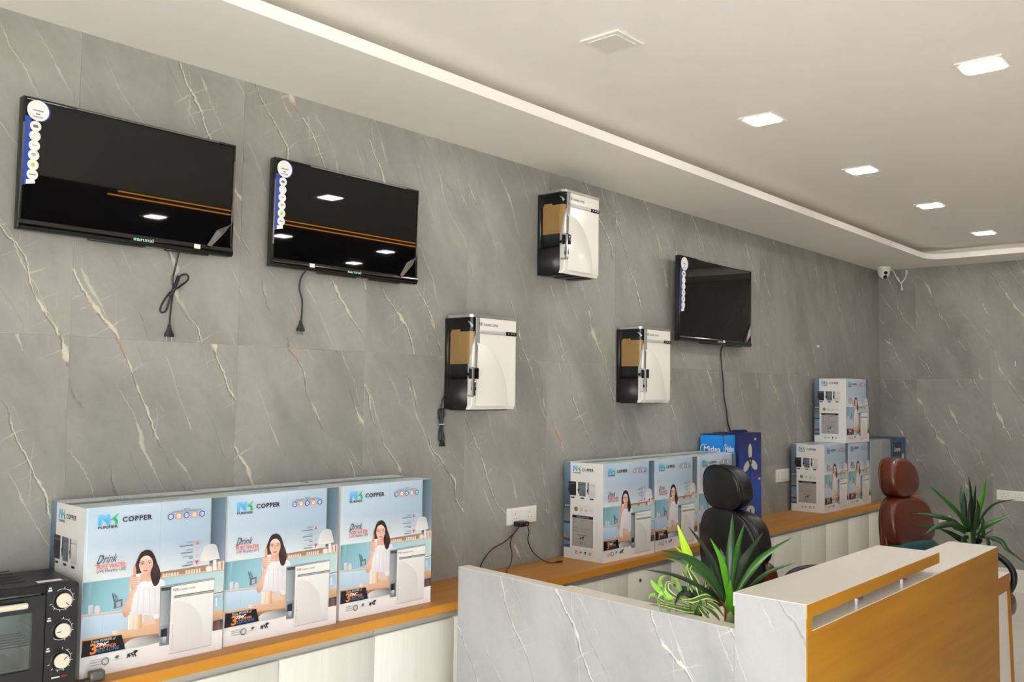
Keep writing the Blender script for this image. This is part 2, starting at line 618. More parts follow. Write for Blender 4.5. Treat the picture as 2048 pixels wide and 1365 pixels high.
class Art:
    """flat ink: polygons in metres on a w x h face, each a hair above the last"""
    STEP = 0.00004
    def __init__(s, w, h, fn=None, base=0.0006):
        s.w, s.h, s.z = w, h, base
        s.fn = fn
        s.V, s.F, s.C = [], [], []
    def m(s, p):
        if s.fn:
            u, v = s.fn(*p)
            return (min(max(u, 0), 1) * s.w, min(max(v, 0), 1) * s.h)
        return p
    def raw(s, pts, tris, cols):
        s.z += s.STEP
        o = len(s.V)
        s.V += [(x, y, s.z) for x, y in pts]
        for t in tris:
            s.F.append(tuple(o + i for i in t))
        s.C += cols
    def poly(s, pts, col, mapped=True):
        """col: one colour or one per point"""
        P = [s.m(p) for p in pts] if mapped else pts
        tr = tessellate_polygon([[Vector((x, y, 0)) for x, y in P]])
        if isinstance(col[0], (tuple, list)):
            cols = [rgb(*col[i * len(col) // len(P)]) for i in range(len(P))]
        else:
            cols = [rgb(*col)] * len(P)
        s.raw(P, tr, cols)
    def blob(s, pts, col, n=5):
        P = [(v.x, v.y) for v in catmull([(x, y, 0) for x, y in pts], n, True)]
        if isinstance(col[0], (tuple, list)):
            k = len(pts)
            cc = []
            for i in range(len(P)):
                a, t = divmod(i, n)
                c0, c1 = col[a % k], col[(a + 1) % k]
                cc.append(tuple(c0[j] + (c1[j] - c0[j]) * t / n for j in range(3)))
            col = cc
        s.poly(P, col)
    def rect(s, x0, y0, x1, y1, col, mapped=False):
        s.poly([(x0, y0), (x1, y0), (x1, y1), (x0, y1)], col, mapped)
    def disc(s, cx, cy, r, col, n=16, mapped=False, ry=None, rot=0.0):
        ry = ry or r
        s.poly([(cx + r * math.cos(2 * math.pi * k / n + rot), cy + ry * math.sin(2 * math.pi * k / n + rot)) for k in range(n)], col, mapped)
    def ring(s, cx, cy, r, t, col, n=18, a0=0, a1=360):
        m_ = n + 1
        ins, outs = [], []
        for k in range(m_):
            a = R(a0 + (a1 - a0) * k / n)
            outs.append((cx + r * math.cos(a), cy + r * math.sin(a)))
            ins.append((cx + (r - t) * math.cos(a), cy + (r - t) * math.sin(a)))
        P = outs + ins
        tr = []
        for k in range(n):
            tr += [(k, k + 1, m_ + k), (k + 1, m_ + k + 1, m_ + k)]
        s.raw(P, tr, [rgb(*col)] * len(P))
    def line(s, pts, w, col, mapped=True, n=4):
        P = [s.m(p) for p in pts] if mapped else pts
        if n > 1 and len(P) > 2:
            P = [(v.x, v.y) for v in catmull([(x, y, 0) for x, y in P], n)]
        a, b = [], []
        for i, p in enumerate(P):
            q0, q1 = P[max(i - 1, 0)], P[min(i + 1, len(P) - 1)]
            d = Vector((q1[0] - q0[0], q1[1] - q0[1]))
            d = d.normalized() if d.length else Vector((1, 0))
            a.append((p[0] - d.y * w / 2, p[1] + d.x * w / 2))
            b.append((p[0] + d.y * w / 2, p[1] - d.x * w / 2))
        k = len(P)
        tr = []
        for i in range(k - 1):
            tr += [(i, i + 1, k + i), (i + 1, k + i + 1, k + i)]
        s.raw(a + b, tr, [rgb(*col)] * (2 * k))
    def text(s, t, x, y, size, col, width=None, bold=0.0, shear=0.0, spacing=1.0, anchor='l', rot=0.0):
        """x, y: baseline start in metres; width squeezes or stretches the word to fit"""
        P, tr, w = text_tris(t, bold, shear, spacing)
        sx = size if width is None else width / w
        ox = {'l': 0, 'c': -w * sx / 2, 'r': -w * sx}[anchor]
        cr, sr = math.cos(R(rot)), math.sin(R(rot))
        Q = []
        for px_, py_ in P:
            a, b = px_ * sx + ox, py_ * size
            Q.append((x + a * cr - b * sr, y + a * sr + b * cr))
        s.raw(Q, tr, [rgb(*col)] * len(Q))
    def mesh(s, name):
        me = bpy.data.meshes.new(name)
        # keep every shape facing out of the sheet
        F = []
        for a, b, c in s.F:
            (x0, y0, _), (x1, y1, _), (x2, y2, _) = s.V[a], s.V[b], s.V[c]
            F.append((a, b, c) if (x1 - x0) * (y2 - y0) - (y1 - y0) * (x2 - x0) > 0 else (a, c, b))
        me.from_pydata(s.V, [], F)
        at = me.attributes.new('ink', 'FLOAT_COLOR', 'POINT')
        at.data.foreach_set('color', [q for c in s.C for q in c])
        return me

def nk_logo(A, x, y, w, h, copper=True, dark=(44, 46, 52), word=True):
    """blue N joined to a green K, small PURIFIER under it, COPPER beside it"""
    blue, blue2, green, green2 = (104, 190, 228), (62, 156, 216), (44, 178, 116), (20, 150, 84)
    lw = w * 0.36
    y0 = y + (h * 0.26 if word else 0)
    hh = h * 0.74 if word else h
    t = lw * 0.16
    A.poly([(x, y0), (x + t, y0), (x + t, y0 + hh * 0.78), (x, y0 + hh * 0.92)], [blue2, blue2, blue, blue], False)
    A.poly([(x, y0 + hh * 0.92), (x + t * 1.3, y0 + hh), (x + lw * 0.5, y0 + t), (x + lw * 0.5, y0)], [blue, blue, blue2, blue2], False)
    A.poly([(x + lw * 0.42, y0), (x + lw * 0.58, y0), (x + lw * 0.58, y0 + hh), (x + lw * 0.42, y0 + hh)], [blue2, blue2, blue, blue], False)
    A.poly([(x + lw * 0.62, y0 + hh * 0.44), (x + lw * 0.98, y0 + hh * 1.0), (x + lw * 1.03, y0 + hh * 1.0), (x + lw * 0.8, y0 + hh * 0.52), (x + lw * 0.68, y0 + hh * 0.4)], [green, green2, green, green, green2], False)
    A.poly([(x + lw * 0.7, y0 + hh * 0.48), (x + lw * 0.84, y0 + hh * 0.62), (x + lw * 0.97, y0 + hh * 0.4), (x + lw * 1.0, y0), (x + lw * 0.86, y0), (x + lw * 0.84, y0 + hh * 0.3)], [green, green, green2, green2, green2, green], False)
    if word:
        A.text('PURIFIER', x, y, h * 0.27, dark, width=lw, bold=0.02)
    if copper:
        A.text('COPPER', x + lw * 1.22, y + h * 0.36, h * 0.50, dark, width=w - lw * 1.22, bold=0.03, spacing=1.15)

def lion(A, x, y, w, h, col=(44, 44, 46)):
    """walking lion in silhouette with wheels cut into it"""
    P = [(0.02, 0.45), (0.1, 0.62), (0.3, 0.66), (0.55, 0.7), (0.68, 0.92), (0.86, 1.0), (1.0, 0.86), (0.97, 0.66), (0.84, 0.6), (0.8, 0.42),
         (0.9, 0.1), (0.9, 0.0), (0.8, 0.02), (0.72, 0.3), (0.62, 0.34), (0.66, 0.04), (0.56, 0.0), (0.52, 0.36), (0.36, 0.38), (0.28, 0.04), (0.18, 0.0), (0.2, 0.34), (0.08, 0.02), (0.0, 0.04), (0.1, 0.42)]
    A.poly([(x + a * w, y + b * h) for a, b in P], col, False)
    A.disc(x + w * 0.34, y + h * 0.53, h * 0.09, (220, 218, 212), 8)
    A.disc(x + w * 0.6, y + h * 0.55, h * 0.09, (220, 218, 212), 8)

BW, BH, BD = 0.456, 0.497, 0.255
def purifier_front_art():
    f = homography([(78, 110), (913, 42), (908, 1147), (46, 1322)])
    A = Art(BW, BH, f)
    W, H = BW, BH
    sky_t, sky_m, sky_b = (178, 200, 214), (176, 196, 214), (212, 220, 224)
    # kitchen wall and cupboards behind everything
    A.poly([(78, 110), (913, 42), (908, 1147), (46, 1322)], (232, 229, 225))
    A.poly([(78, 110), (300, 92), (525, 74), (822, 50), (822, 330), (820, 520), (560, 562), (330, 598), (66, 630), (72, 380)],
           [sky_t, (190, 208, 220), (186, 202, 216), (172, 190, 206), (160, 180, 198), (200, 212, 220), sky_b, sky_b, (222, 226, 226), (186, 202, 216)])
    A.poly([(90, 108), (96, 108), (84, 620), (76, 620)], [(206, 220, 230)] * 4)
    A.line([(524, 76), (514, 568)], 0.0012, (160, 176, 190), n=1)
    A.poly([(822, 50), (913, 42), (912, 300), (911, 505), (820, 522)], [(62, 84, 92), (96, 122, 132), (110, 128, 146), (142, 154, 166), (76, 88, 100)])
    # shelf with jars
    A.poly([(505, 572), (820, 524), (911, 508), (911, 566), (505, 618)], [(150, 120, 96), (160, 128, 100), (150, 124, 104), (166, 132, 100), (168, 134, 104)])
    A.poly([(505, 606), (911, 556), (911, 568), (505, 620)], (206, 176, 140))
    for k in range(6):
        x = 538 + k * 17
        A.poly([(x, 584 - k * 2), (x + 11, 583 - k * 2), (x + 11, 608 - k * 2), (x, 609 - k * 2)], (216, 208, 200))
    for k in range(6):
        x = 676 + k * 16
        A.poly([(x, 562 - k * 2), (x + 10, 561 - k * 2), (x + 10, 590 - k * 2), (x, 591 - k * 2)], (222, 214, 206))
    A.blob([(800, 545), (818, 534), (836, 543), (832, 572), (804, 574)], (222, 218, 212))
    A.poly([(842, 495), (862, 493), (868, 566), (840, 570)], [(226, 220, 216)] * 4)
    A.poly([(872, 505), (892, 503), (893, 564), (873, 566)], (226, 196, 176))
    A.poly([(900, 500), (912, 499), (912, 562), (901, 563)], (214, 202, 190))
    # blue splashback left, pale splashback right
    A.poly([(66, 632), (340, 598), (340, 838), (60, 858)], [(112, 156, 166), (150, 190, 202), (150, 196, 208), (128, 178, 190)])
    A.poly([(66, 632), (120, 626), (100, 856), (60, 858)], [(92, 136, 146), (140, 184, 194), (130, 178, 190), (120, 164, 176)])
    A.poly([(520, 618), (911, 568), (911, 720), (530, 770)], [(160, 198, 210), (176, 206, 208), (196, 212, 206), (186, 208, 212)])
    A.line([(850, 738), (911, 726)], 0.0022, (50, 54, 58), n=1)
    A.line([(850, 746), (911, 734)], 0.0012, (232, 232, 230), n=1)
    # worktop items left
    A.poly([(98, 792), (126, 788), (126, 848), (98, 852)], [(226, 224, 220), (200, 200, 198), (190, 190, 188), (220, 218, 214)])
    A.blob([(136, 806), (150, 794), (164, 802), (164, 842), (136, 846)], (212, 208, 206))
    for dx, dy in ((238, 708), (252, 712), (244, 720), (262, 726)):
        A.line([(262, 800), (dx + 8, dy + 50), (dx, dy)], 0.0028, (82, 92, 104), n=3)
    A.poly([(250, 766), (298, 752), (298, 806), (246, 822)], (92, 102, 122))
    A.poly([(262, 776), (290, 768), (288, 806), (262, 812)], (168, 170, 180))
    # counter edge and cupboards
    A.poly([(60, 858), (350, 830), (350, 846), (58, 874)], [(226, 214, 204), (222, 212, 202), (190, 160, 140), (196, 166, 146)])
    A.poly([(58, 874), (340, 848), (350, 990), (54, 1030)], [(196, 214, 228), (190, 212, 228), (178, 200, 216), (172, 196, 212)])
    A.line([(183, 862), (180, 1000)], 0.001, (160, 180, 196), n=1)
    A.poly([(850, 752), (911, 738), (910, 866), (850, 876)], [(150, 182, 204), (160, 190, 208), (184, 204, 214), (170, 192, 206)])
    A.poly([(862, 770), (872, 768), (872, 830), (862, 832)], (210, 224, 232))
    # table
    A.poly([(54, 1030), (240, 1000), (520, 900), (520, 1020), (300, 1050), (60, 1052)], [(214, 176, 146), (222, 184, 152), (214, 178, 150), (200, 160, 124), (204, 164, 128), (206, 168, 136)])
    A.poly([(60, 1044), (300, 1040), (520, 1010), (520, 1060), (310, 1100), (60, 1160)], [(150, 110, 84), (160, 118, 86), (170, 126, 92), (110, 84, 70), (96, 74, 64), (90, 70, 60)])
    A.poly([(852, 866), (910, 858), (909, 920), (850, 940)], [(206, 164, 122), (212, 172, 130), (184, 146, 112), (178, 140, 108)])
    A.poly([(850, 940), (909, 924), (909, 1000), (848, 1012)], [(70, 62, 62), (60, 54, 56), (74, 80, 92), (90, 70, 66)])
    A.poly([(862, 944), (894, 936), (894, 1004), (862, 1008)], [(84, 66, 60), (132, 84, 66), (140, 92, 74), (96, 74, 66)])
    # white foot of the picture
    A.poly([(50, 1164), (300, 1122), (600, 1064), (909, 1000), (908, 1147), (46, 1322)], [(232, 228, 226)] * 6)
    # chair
    A.blob([(312, 1118), (316, 1080), (350, 1050), (420, 1030), (500, 1022), (522, 1030), (522, 1076)],
           [(206, 204, 202), (218, 216, 214), (200, 198, 196), (160, 160, 160), (110, 112, 116), (96, 98, 102), (150, 150, 150)])
    # lamp
    A.line([(822, 50), (823, 380)], 0.001, (206, 210, 212), n=1)
    A.blob([(762, 490), (772, 430), (790, 392), (822, 376), (856, 384), (868, 420), (878, 470), (876, 484), (800, 500)],
           [(224, 220, 214), (216, 214, 210), (206, 206, 204), (198, 198, 198), (194, 194, 194), (200, 200, 200), (214, 212, 208), (230, 226, 218), (236, 232, 222)])
    # woman: back hair, neck, arm, blouse, face, front hair
    skin, skin2, skin3 = (232, 200, 180), (216, 172, 150), (198, 148, 124)
    hair, hair2 = (52, 38, 36), (74, 54, 50)
    A.blob([(386, 470), (404, 428), (436, 408), (466, 418), (486, 452), (500, 500), (520, 560), (522, 610), (512, 655), (486, 672), (462, 640), (440, 560), (400, 600), (380, 700), (366, 700), (362, 600), (368, 530)],
           [hair2, hair, hair2, hair, hair, hair, hair2, hair, hair2, hair, hair, hair, hair, hair2, hair, hair, hair2])
    A.poly([(400, 570), (464, 560), (470, 640), (440, 660), (396, 640)], [skin2, skin3, skin2, skin, skin2])
    A.blob([(372, 640), (330, 740), (300, 820), (302, 870), (322, 882), (352, 830), (370, 760), (392, 690)],
           [skin, skin2, skin2, skin3, skin3, skin2, skin, skin])
    A.blob([(388, 650), (420, 632), (448, 634), (470, 628), (510, 622), (540, 628), (554, 660), (546, 672), (526, 680), (520, 760), (522, 860), (470, 872), (400, 874), (350, 866), (356, 780), (368, 720), (380, 690)],
           [(236, 234, 234), (242, 240, 240), (238, 236, 238), (240, 238, 240), (238, 236, 236), (230, 228, 230), (222, 220, 224), (226, 224, 226), (220, 214, 218), (224, 220, 224), (216, 212, 216), (226, 222, 226), (234, 232, 234), (224, 220, 224), (232, 230, 232), (238, 236, 238), (230, 228, 230)])
    for xs in ((392, 700, 384, 860), (424, 690, 420, 866), (456, 690, 460, 866), (490, 690, 494, 862)):
        A.line([(xs[0], xs[1]), ((xs[0] + xs[2]) / 2 + 2, (xs[1] + xs[3]) / 2), (xs[2], xs[3])], 0.002, (206, 202, 208), n=3)
    A.poly([(420, 874), (470, 870), (500, 940), (430, 950)], [(214, 196, 186), (210, 200, 196), (222, 192, 170), (220, 186, 160)])
    A.blob([(392, 505), (398, 470), (420, 448), (450, 446), (470, 470), (476, 510), (468, 552), (446, 580), (420, 578), (400, 548)],
           [skin2, skin, (240, 212, 194), (240, 212, 194), skin, skin2, skin2, skin3, skin, skin])
    # hair over the brow and down the far side
    A.blob([(388, 520), (390, 470), (412, 434), (442, 424), (470, 444), (484, 500), (484, 560), (474, 560), (478, 500), (458, 458), (430, 450), (404, 470), (394, 510)], [hair] * 13)
    A.blob([(470, 540), (486, 520), (508, 560), (518, 620), (504, 662), (484, 666), (470, 630), (462, 580)], [hair, hair2, hair2, hair, hair2, (84, 58, 56), hair, hair])
    # brows, eyes, nose, lips
    for (x0, y0, x1, y1) in ((402, 499, 424, 495), (446, 491, 466, 490)):
        A.line([(x0, y0), ((x0 + x1) / 2, min(y0, y1) - 4), (x1, y1)], 0.0018, (96, 66, 56), n=3)
    for ex, ey in ((414, 509), (456, 503)):
        A.blob([(ex - 10, ey + 1), (ex, ey - 4), (ex + 10, ey), (ex, ey + 4)], (226, 214, 206))
        A.blob([(ex - 4, ey), (ex, ey - 4), (ex + 4, ey), (ex, ey + 4)], (52, 36, 32))
        A.line([(ex - 11, ey), (ex, ey - 5), (ex + 11, ey - 1)], 0.0012, (60, 42, 38), n=3)
    A.line([(436, 506), (432, 526), (430, 534), (440, 536)], 0.0012, (200, 150, 128), n=3)
    A.blob([(416, 556), (426, 550), (433, 552), (440, 549), (450, 553), (434, 563)], (206, 104, 96))
    # hand round a glass of water
    A.poly([(374, 566), (404, 562), (400, 655), (376, 660)], [(224, 226, 228), (236, 238, 240), (206, 210, 214), (214, 218, 222)])
    A.poly([(374, 566), (404, 562), (403, 574), (375, 578)], (72, 70, 74))
    A.line([(390, 580), (388, 650)], 0.002, (250, 250, 250), n=1)
    A.blob([(362, 600), (350, 590), (338, 608), (340, 650), (352, 690), (374, 676), (380, 650), (378, 615)], [skin, skin2, skin2, skin2, skin3, skin2, skin, skin])
    for k, (y0, xe) in enumerate(((604, 396), (620, 398), (637, 396), (652, 390))):
        A.blob([(346, y0), (366, y0 - 7), (xe, y0 - 6), (xe + 2, y0 + 3), (366, y0 + 7)], [skin2, skin, (238, 206, 188), skin2, skin3], n=4)
    A.blob([(372, 520), (362, 530), (360, 560), (366, 600), (376, 570)], [(214, 160, 120)] * 5)
    # tumblers and saucer on the table
    A.poly([(332, 872), (372, 868), (370, 974), (330, 978)], [(240, 232, 222), (224, 204, 180), (216, 196, 172), (236, 226, 214)])
    A.poly([(372, 872), (412, 868), (410, 970), (368, 978)], [(238, 226, 206), (206, 160, 110), (202, 152, 100), (234, 218, 196)])
    A.poly([(236, 978), (288, 972), (284, 1000), (240, 1006)], [(230, 222, 212), (210, 190, 170), (204, 184, 164), (226, 214, 204)])
    # the wall unit itself
    A.poly([(520, 676), (610, 660), (850, 622), (852, 650), (588, 690), (586, 1096), (522, 1106)], [(150, 156, 160), (140, 144, 146), (150, 152, 152), (168, 168, 168), (120, 126, 130), (96, 100, 104), (140, 144, 148)])
    A.poly([(526, 688), (584, 680), (578, 960), (524, 972)], [(150, 160, 164), (110, 118, 122), (128, 136, 140), (168, 174, 176)])
    A.poly([(526, 684), (586, 676), (584, 700), (528, 706)], (62, 66, 70))
    A.line([(526, 964), (578, 952)], 0.002, (104, 112, 116), n=1)
    A.poly([(530, 984), (568, 974), (566, 1036), (528, 1040)], (34, 34, 38))
    A.poly([(534, 1040), (562, 1036), (560, 1090), (532, 1096)], [(150, 170, 186), (206, 216, 224), (120, 132, 146), (90, 98, 106)])
    A.poly([(590, 672), (850, 628), (848, 700), (838, 1112), (578, 1166), (584, 900)], [(236, 232, 226), (238, 234, 228), (232, 229, 223), (212, 209, 206), (222, 218, 214), (230, 226, 221)])
    A.blob([(602, 792), (690, 800), (764, 880), (780, 980), (766, 1110), (600, 1150), (596, 960)], [(226, 221, 215), (220, 215, 210), (214, 210, 205), (212, 208, 204), (212, 208, 205), (216, 212, 208), (222, 218, 213)])
    A.line([(588, 676), (852, 632)], 0.0022, (120, 124, 126), n=1)
    A.line([(606, 752), (850, 716)], 0.008, (96, 98, 100), n=1)
    A.line([(608, 753), (848, 717)], 0.0036, (170, 172, 172), n=1)
    A.line([(580, 1166), (838, 1113)], 0.002, (176, 172, 168), n=1)
    x, y = A.m((600, 712))
    A.text('NK', x, y, 0.013, (70, 72, 76), width=0.02, bold=0.0)
    A.text('PURIFIER COPPER', x + 0.022, y, 0.0075, (80, 82, 86), width=0.054)
    x, y = A.m((600, 1136))
    A.text('Technology Purity', x, y, 0.008, (170, 168, 164), width=0.08, rot=90)
    # logo and words
    x, y = A.m((147, 256))
    x2, _ = A.m((466, 206))
    nk_logo(A, x, y, x2 - x, 0.042)
    x, y = A.m((142, 500))
    A.text('Drink', x, y, 0.036, (62, 72, 84), width=0.062, shear=0.5)
    A.line([(x - 0.004, y - 0.004), (x + 0.008, y + 0.001), (x + 0.02, y + 0.024)], 0.0014, (62, 72, 84), False)
    x, y = A.m((142, 540))
    A.text('PURE WATER', x, y, 0.019, (224, 108, 92), width=0.087, bold=0.02)
    x, y = A.m((142, 566))
    A.text('LIVE Healthy LIFE', x, y, 0.013, (84, 92, 102), width=0.087)
    # technology roundels
    x, y = A.m((672, 128))
    A.text('WITH', x, y, 0.008, (90, 100, 112), anchor='c')
    x, y = A.m((672, 142))
    A.text('ADVANCED TECHNOLOGY OF', x, y, 0.0085, (90, 100, 112), width=0.1, anchor='c')
    for (cx, cy), t, c in zip(((577, 176), (625, 171), (671, 167), (718, 163), (765, 158)), ('RO', 'UV', 'UF', 'TDS', 'ALK'), ((52, 78, 146), (226, 138, 92)) * 3):
        x, y = A.m((cx, cy))
        A.disc(x, y, 0.0108, c, 6, rot=math.pi / 6)
        A.disc(x, y, 0.0074, (224, 226, 232), 6, rot=math.pi / 6)
        A.text(t, x, y - 0.003, 0.009, c, width=0.011 if len(t) > 2 else 0.009, anchor='c', bold=0.02)
    # small side list with red marks (too small to read)
    for k, yy in enumerate((358, 380, 412, 430, 458, 472, 502, 522)):
        x, y = A.m((714, yy))
        wd = (0.022, 0.046, 0.022, 0.042, 0.036, 0.014, 0.02, 0.036)[k]
        A.rect(x - wd, y - 0.0014, x, y + 0.0014, (140, 150, 160) if k % 2 == 0 else (104, 114, 124))
    for k, yy in enumerate((364, 412, 458, 506)):
        x, y = A.m((738, yy))
        c = ((216, 92, 70), (224, 160, 140), (222, 130, 112), (210, 70, 64))[k]
        if k == 0:
            A.poly([(x - 0.005, y - 0.006), (x + 0.005, y - 0.006), (x, y + 0.008)], c, False)
        elif k == 3:
            A.poly([(x - 0.006, y + 0.006), (x + 0.006, y + 0.006), (x, y - 0.008)], c, False)
        else:
            A.ring(x, y, 0.0045, 0.0014, c, 10)
    # black flash with the three minerals
    A.poly([(64, 1048), (292, 1010), (314, 1112), (52, 1164)], (24, 23, 24))
    x, y = A.m((110, 1064))
    A.text('Triple POWER of', x, y, 0.0115, (228, 222, 214), width=0.074, shear=0.25)
    x, y = A.m((104, 1142))
    A.text('3', x, y, 0.042, (214, 122, 62), width=0.019, bold=0.03)
    x, y = A.m((136, 1092))
    A.text('ZINC', x, y, 0.0145, (236, 234, 232), width=0.04, bold=0.04, shear=0.2)
    x, y = A.m((136, 1112))
    A.text('COPPER', x, y, 0.0145, (206, 110, 52), width=0.062, bold=0.02, shear=0.2)
    x, y = A.m((136, 1134))
    A.text('ALKALINE', x, y, 0.0135, (44, 126, 190), width=0.072, bold=0.0, shear=0.2)
    # foot marks
    for yy in (1192, 1208, 1226):
        x, y = A.m((104, yy))
        A.rect(x, y - 0.0012, x + 0.034, y + 0.0012, (172, 170, 170))
    x, y = A.m((196, 1196))
    A.ring(x, y, 0.0115, 0.0026, (92, 92, 96))
    A.ring(x, y, 0.0066, 0.001, (150, 150, 152))
    x, y = A.m((264, 1170))
    A.poly([(x - 0.007, y), (x, y + 0.006), (x + 0.008, y + 0.003), (x + 0.002, y - 0.005)], (104, 104, 108), False)
    x, y = A.m((238, 1192))
    A.rect(x, y, x + 0.03, y + 0.0012, (170, 170, 170))
    x, y = A.m((322, 1182))
    lion(A, x, y, 0.034, 0.02)
    return A.mesh('front_print')

def purifier_side_art():
    W, H = BD, BH
    f = homography([(66, 77), (579, 130), (548, 1365), (30, 1300)])
    A = Art(W, H, f)
    white = (232, 230, 226)
    A.rect(0, 0, W, H, white)
    # strip of the kitchen picture wrapping round the back edge
    bw = W * 0.165
    c = [(112, 136, 158), (96, 120, 142), (84, 92, 110), (84, 104, 112)]
    A.poly([(0, H * 0.12), (bw, H * 0.12), (bw, H * 0.36), (0, H * 0.36)], [(88, 128, 160), (98, 140, 172), (112, 150, 178), (100, 138, 166)], False)
    A.poly([(0, H * 0.2), (bw * 0.9, H * 0.22), (bw, H * 0.19), (bw, H * 0.17), (0, H * 0.19)], (92, 72, 62), False)
    A.poly([(0, H * 0.215), (bw * 0.95, H * 0.2), (0, H * 0.27)], (176, 132, 100), False)
    A.poly([(0, H * 0.36), (bw, H * 0.36), (bw, H * 0.38), (0, H * 0.38)], (40, 46, 52), False)
    A.poly([(0, H * 0.38), (bw, H * 0.38), (bw, H * 0.52), (0, H * 0.52)], [(112, 124, 122), (120, 134, 132), (92, 108, 110), (88, 102, 106)], False)
    A.poly([(0, H * 0.52), (bw, H * 0.52), (bw, H), (0, H)], [(70, 76, 86), (78, 86, 98), (112, 142, 160), (96, 128, 148)], False)
    for k in range(3):
        A.disc(bw * (0.25 + 0.27 * k), H * 0.545, 0.005, (176, 184, 190), 8)
    A.poly([(0, H * 0.11), (bw, H * 0.11), (bw, H * 0.15), (0, H * 0.13)], (62, 92, 118), False)
    nk_logo(A, W * 0.235, H * 0.885, W * 0.53, 0.04)
    # three wall units: black, steel grey, white
    for k, (x0, body, hl) in enumerate(((0.15, (36, 36, 40), (120, 122, 126)), (0.40, (112, 124, 130), (60, 66, 72)), (0.64, (224, 222, 218), (160, 160, 158)))):
        x = W * x0
        w = W * 0.165
        y0, y1 = H * 0.655, H * 0.80
        A.rect(x - 0.008, y0 + 0.012, x + 0.004, y1, (70, 74, 78) if k else (30, 30, 32))
        A.poly([(x, y0), (x + w, y0), (x + w, y1), (x, y1)], [tuple(int(q * 0.92) for q in body)] * 2 + [body] * 2, False)
        A.rect(x, y1 - 0.014, x + w, y1 - 0.011, hl)
        if k == 1:
            A.ring(x + 0.002, y0 + 0.002, w * 0.82, 0.003, (70, 80, 88), 10, 0, 90)
        if k == 2:
            A.line([(x, y0), (x + w, y0), (x + w, y1)], 0.001, (176, 174, 170), False, 1)
        A.rect(x - 0.011, y0 + 0.024, x - 0.002, y0 + 0.036, (24, 24, 26))
        A.rect(x + 0.008, y0 - 0.014, x + 0.032, y0 - 0.007, (40, 40, 42))
    # approval badges
    A.rect(W * 0.36, H * 0.555, W * 0.68, H * 0.558, (176, 174, 172))
    A.disc(W * 0.32, H * 0.518, 0.0125, (156, 138, 44), 14)
    A.ring(W * 0.32, H * 0.518, 0.0095, 0.0014, (96, 84, 22))
    for k, t in enumerate(('CE', 'nsf', 'FC')):
        cx = W * (0.455 + 0.13 * k)
        A.ring(cx, H * 0.513, 0.0125, 0.001, (170, 170, 168))
        A.text(t, cx, H * 0.513 - 0.004, 0.012, (60, 60, 62) if k < 2 else (170, 170, 168), width=0.014, anchor='c', bold=0.01)
    # table of figures
    x0, x1, y0, y1 = W * 0.225, W * 0.76, H * 0.135, H * 0.455
    A.rect(x0, y0, x1, y1, (168, 164, 158))
    A.rect(x0, y1 - 0.014, x1, y1, (30, 30, 32))
    A.text('TECHNICAL SPECIFICATION', (x0 + x1) / 2, y1 - 0.0105, 0.008, (226, 224, 222), width=0.08, anchor='c')
    for k in range(5):
        y = y1 - 0.026 - k * 0.0135
        A.rect(x0 + 0.006, y, x0 + (0.018, 0.016, 0.016, 0.04, 0.042)[k], y + 0.0022, (104, 100, 96))
        if k != 1:
            A.rect(x0 + 0.056, y - 0.003, x0 + (0.082, 0, 0.064, 0.122, 0.096)[k], y - 0.001, (112, 108, 104))
    A.rect(x0 + 0.035, y0 + 0.058, x0 + 0.1, y0 + 0.0605, (70, 68, 66))
    lion(A, x0 + 0.05, y0 + 0.036, 0.03, 0.018)
    for k, c_ in enumerate(((206, 90, 90), (60, 72, 110), (70, 160, 204), (72, 160, 110))):
        A.disc(x0 + 0.044 + 0.0145 * k, y0 + 0.018, 0.0055, c_, 10)
        A.disc(x0 + 0.044 + 0.0145 * k, y0 + 0.018, 0.0022, (224, 222, 220), 8)
    # handling marks
    y = H * 0.075
    for k in range(4):
        x = W * (0.33 + 0.12 * k)
        d = (44, 44, 46)
        if k == 0:
            for q in (0, 0.008):
                A.rect(x + q - 0.0012, y - 0.007, x + q + 0.0012, y + 0.004, d)
                A.poly([(x + q - 0.003, y + 0.003), (x + q + 0.003, y + 0.003), (x + q, y + 0.009)], d, False)
            A.rect(x - 0.004, y - 0.0095, x + 0.012, y - 0.008, d)
        elif k == 1:
            A.poly([(x - 0.009, y), (x, y + 0.006), (x + 0.009, y)], d, False)
            A.rect(x - 0.0008, y - 0.007, x + 0.0008, y, d)
        elif k == 2:
            A.poly([(x - 0.007, y + 0.007), (x + 0.007, y + 0.007), (x + 0.002, y - 0.002), (x + 0.004, y - 0.008), (x - 0.004, y - 0.008), (x - 0.002, y - 0.002)], d, False)
        else:
            A.ring(x, y, 0.0085, 0.0026, d, 6, 20, 380)
    return A.mesh('side_print')

def purifier_top_art():
    W, H = BW, BD
    A = Art(W, H)
    A.rect(0, 0, W, H, (214, 226, 230))
    A.rect(0, H * 0.497, W, H * 0.503, (176, 192, 200))
    for y in (0.2, 0.62):
        nk_logo(A, W * 0.3, H * y, W * 0.42, 0.026)
    return A.mesh('top_print')

# ------------------------------------------------------------------ the room
WX0, WX1 = -2.0, 8.5          # shop front ... end wall
WY1 = -6.0                    # far side of the room
ZS, ZL, ZC = 2.765, 2.81, 2.865   # soffit underside, lip top, upper ceiling

def tile_mesh(w, h, t=0.002):
    bm = bmesh.new()
    bm_box(bm, (0, 0, 0), (w, t, h))
    top = [e for e in bm.edges if all(v.co.y < 1e-5 for v in e.verts)]
    bmesh.ops.bevel(bm, geom=top, offset=0.0007, segments=1, affect='EDGES')
    me = bpy.data.meshes.new('tile')
    bmesh.ops.recalc_face_normals(bm, faces=bm.faces)
    bm.to_mesh(me)
    bm.free()
    return me

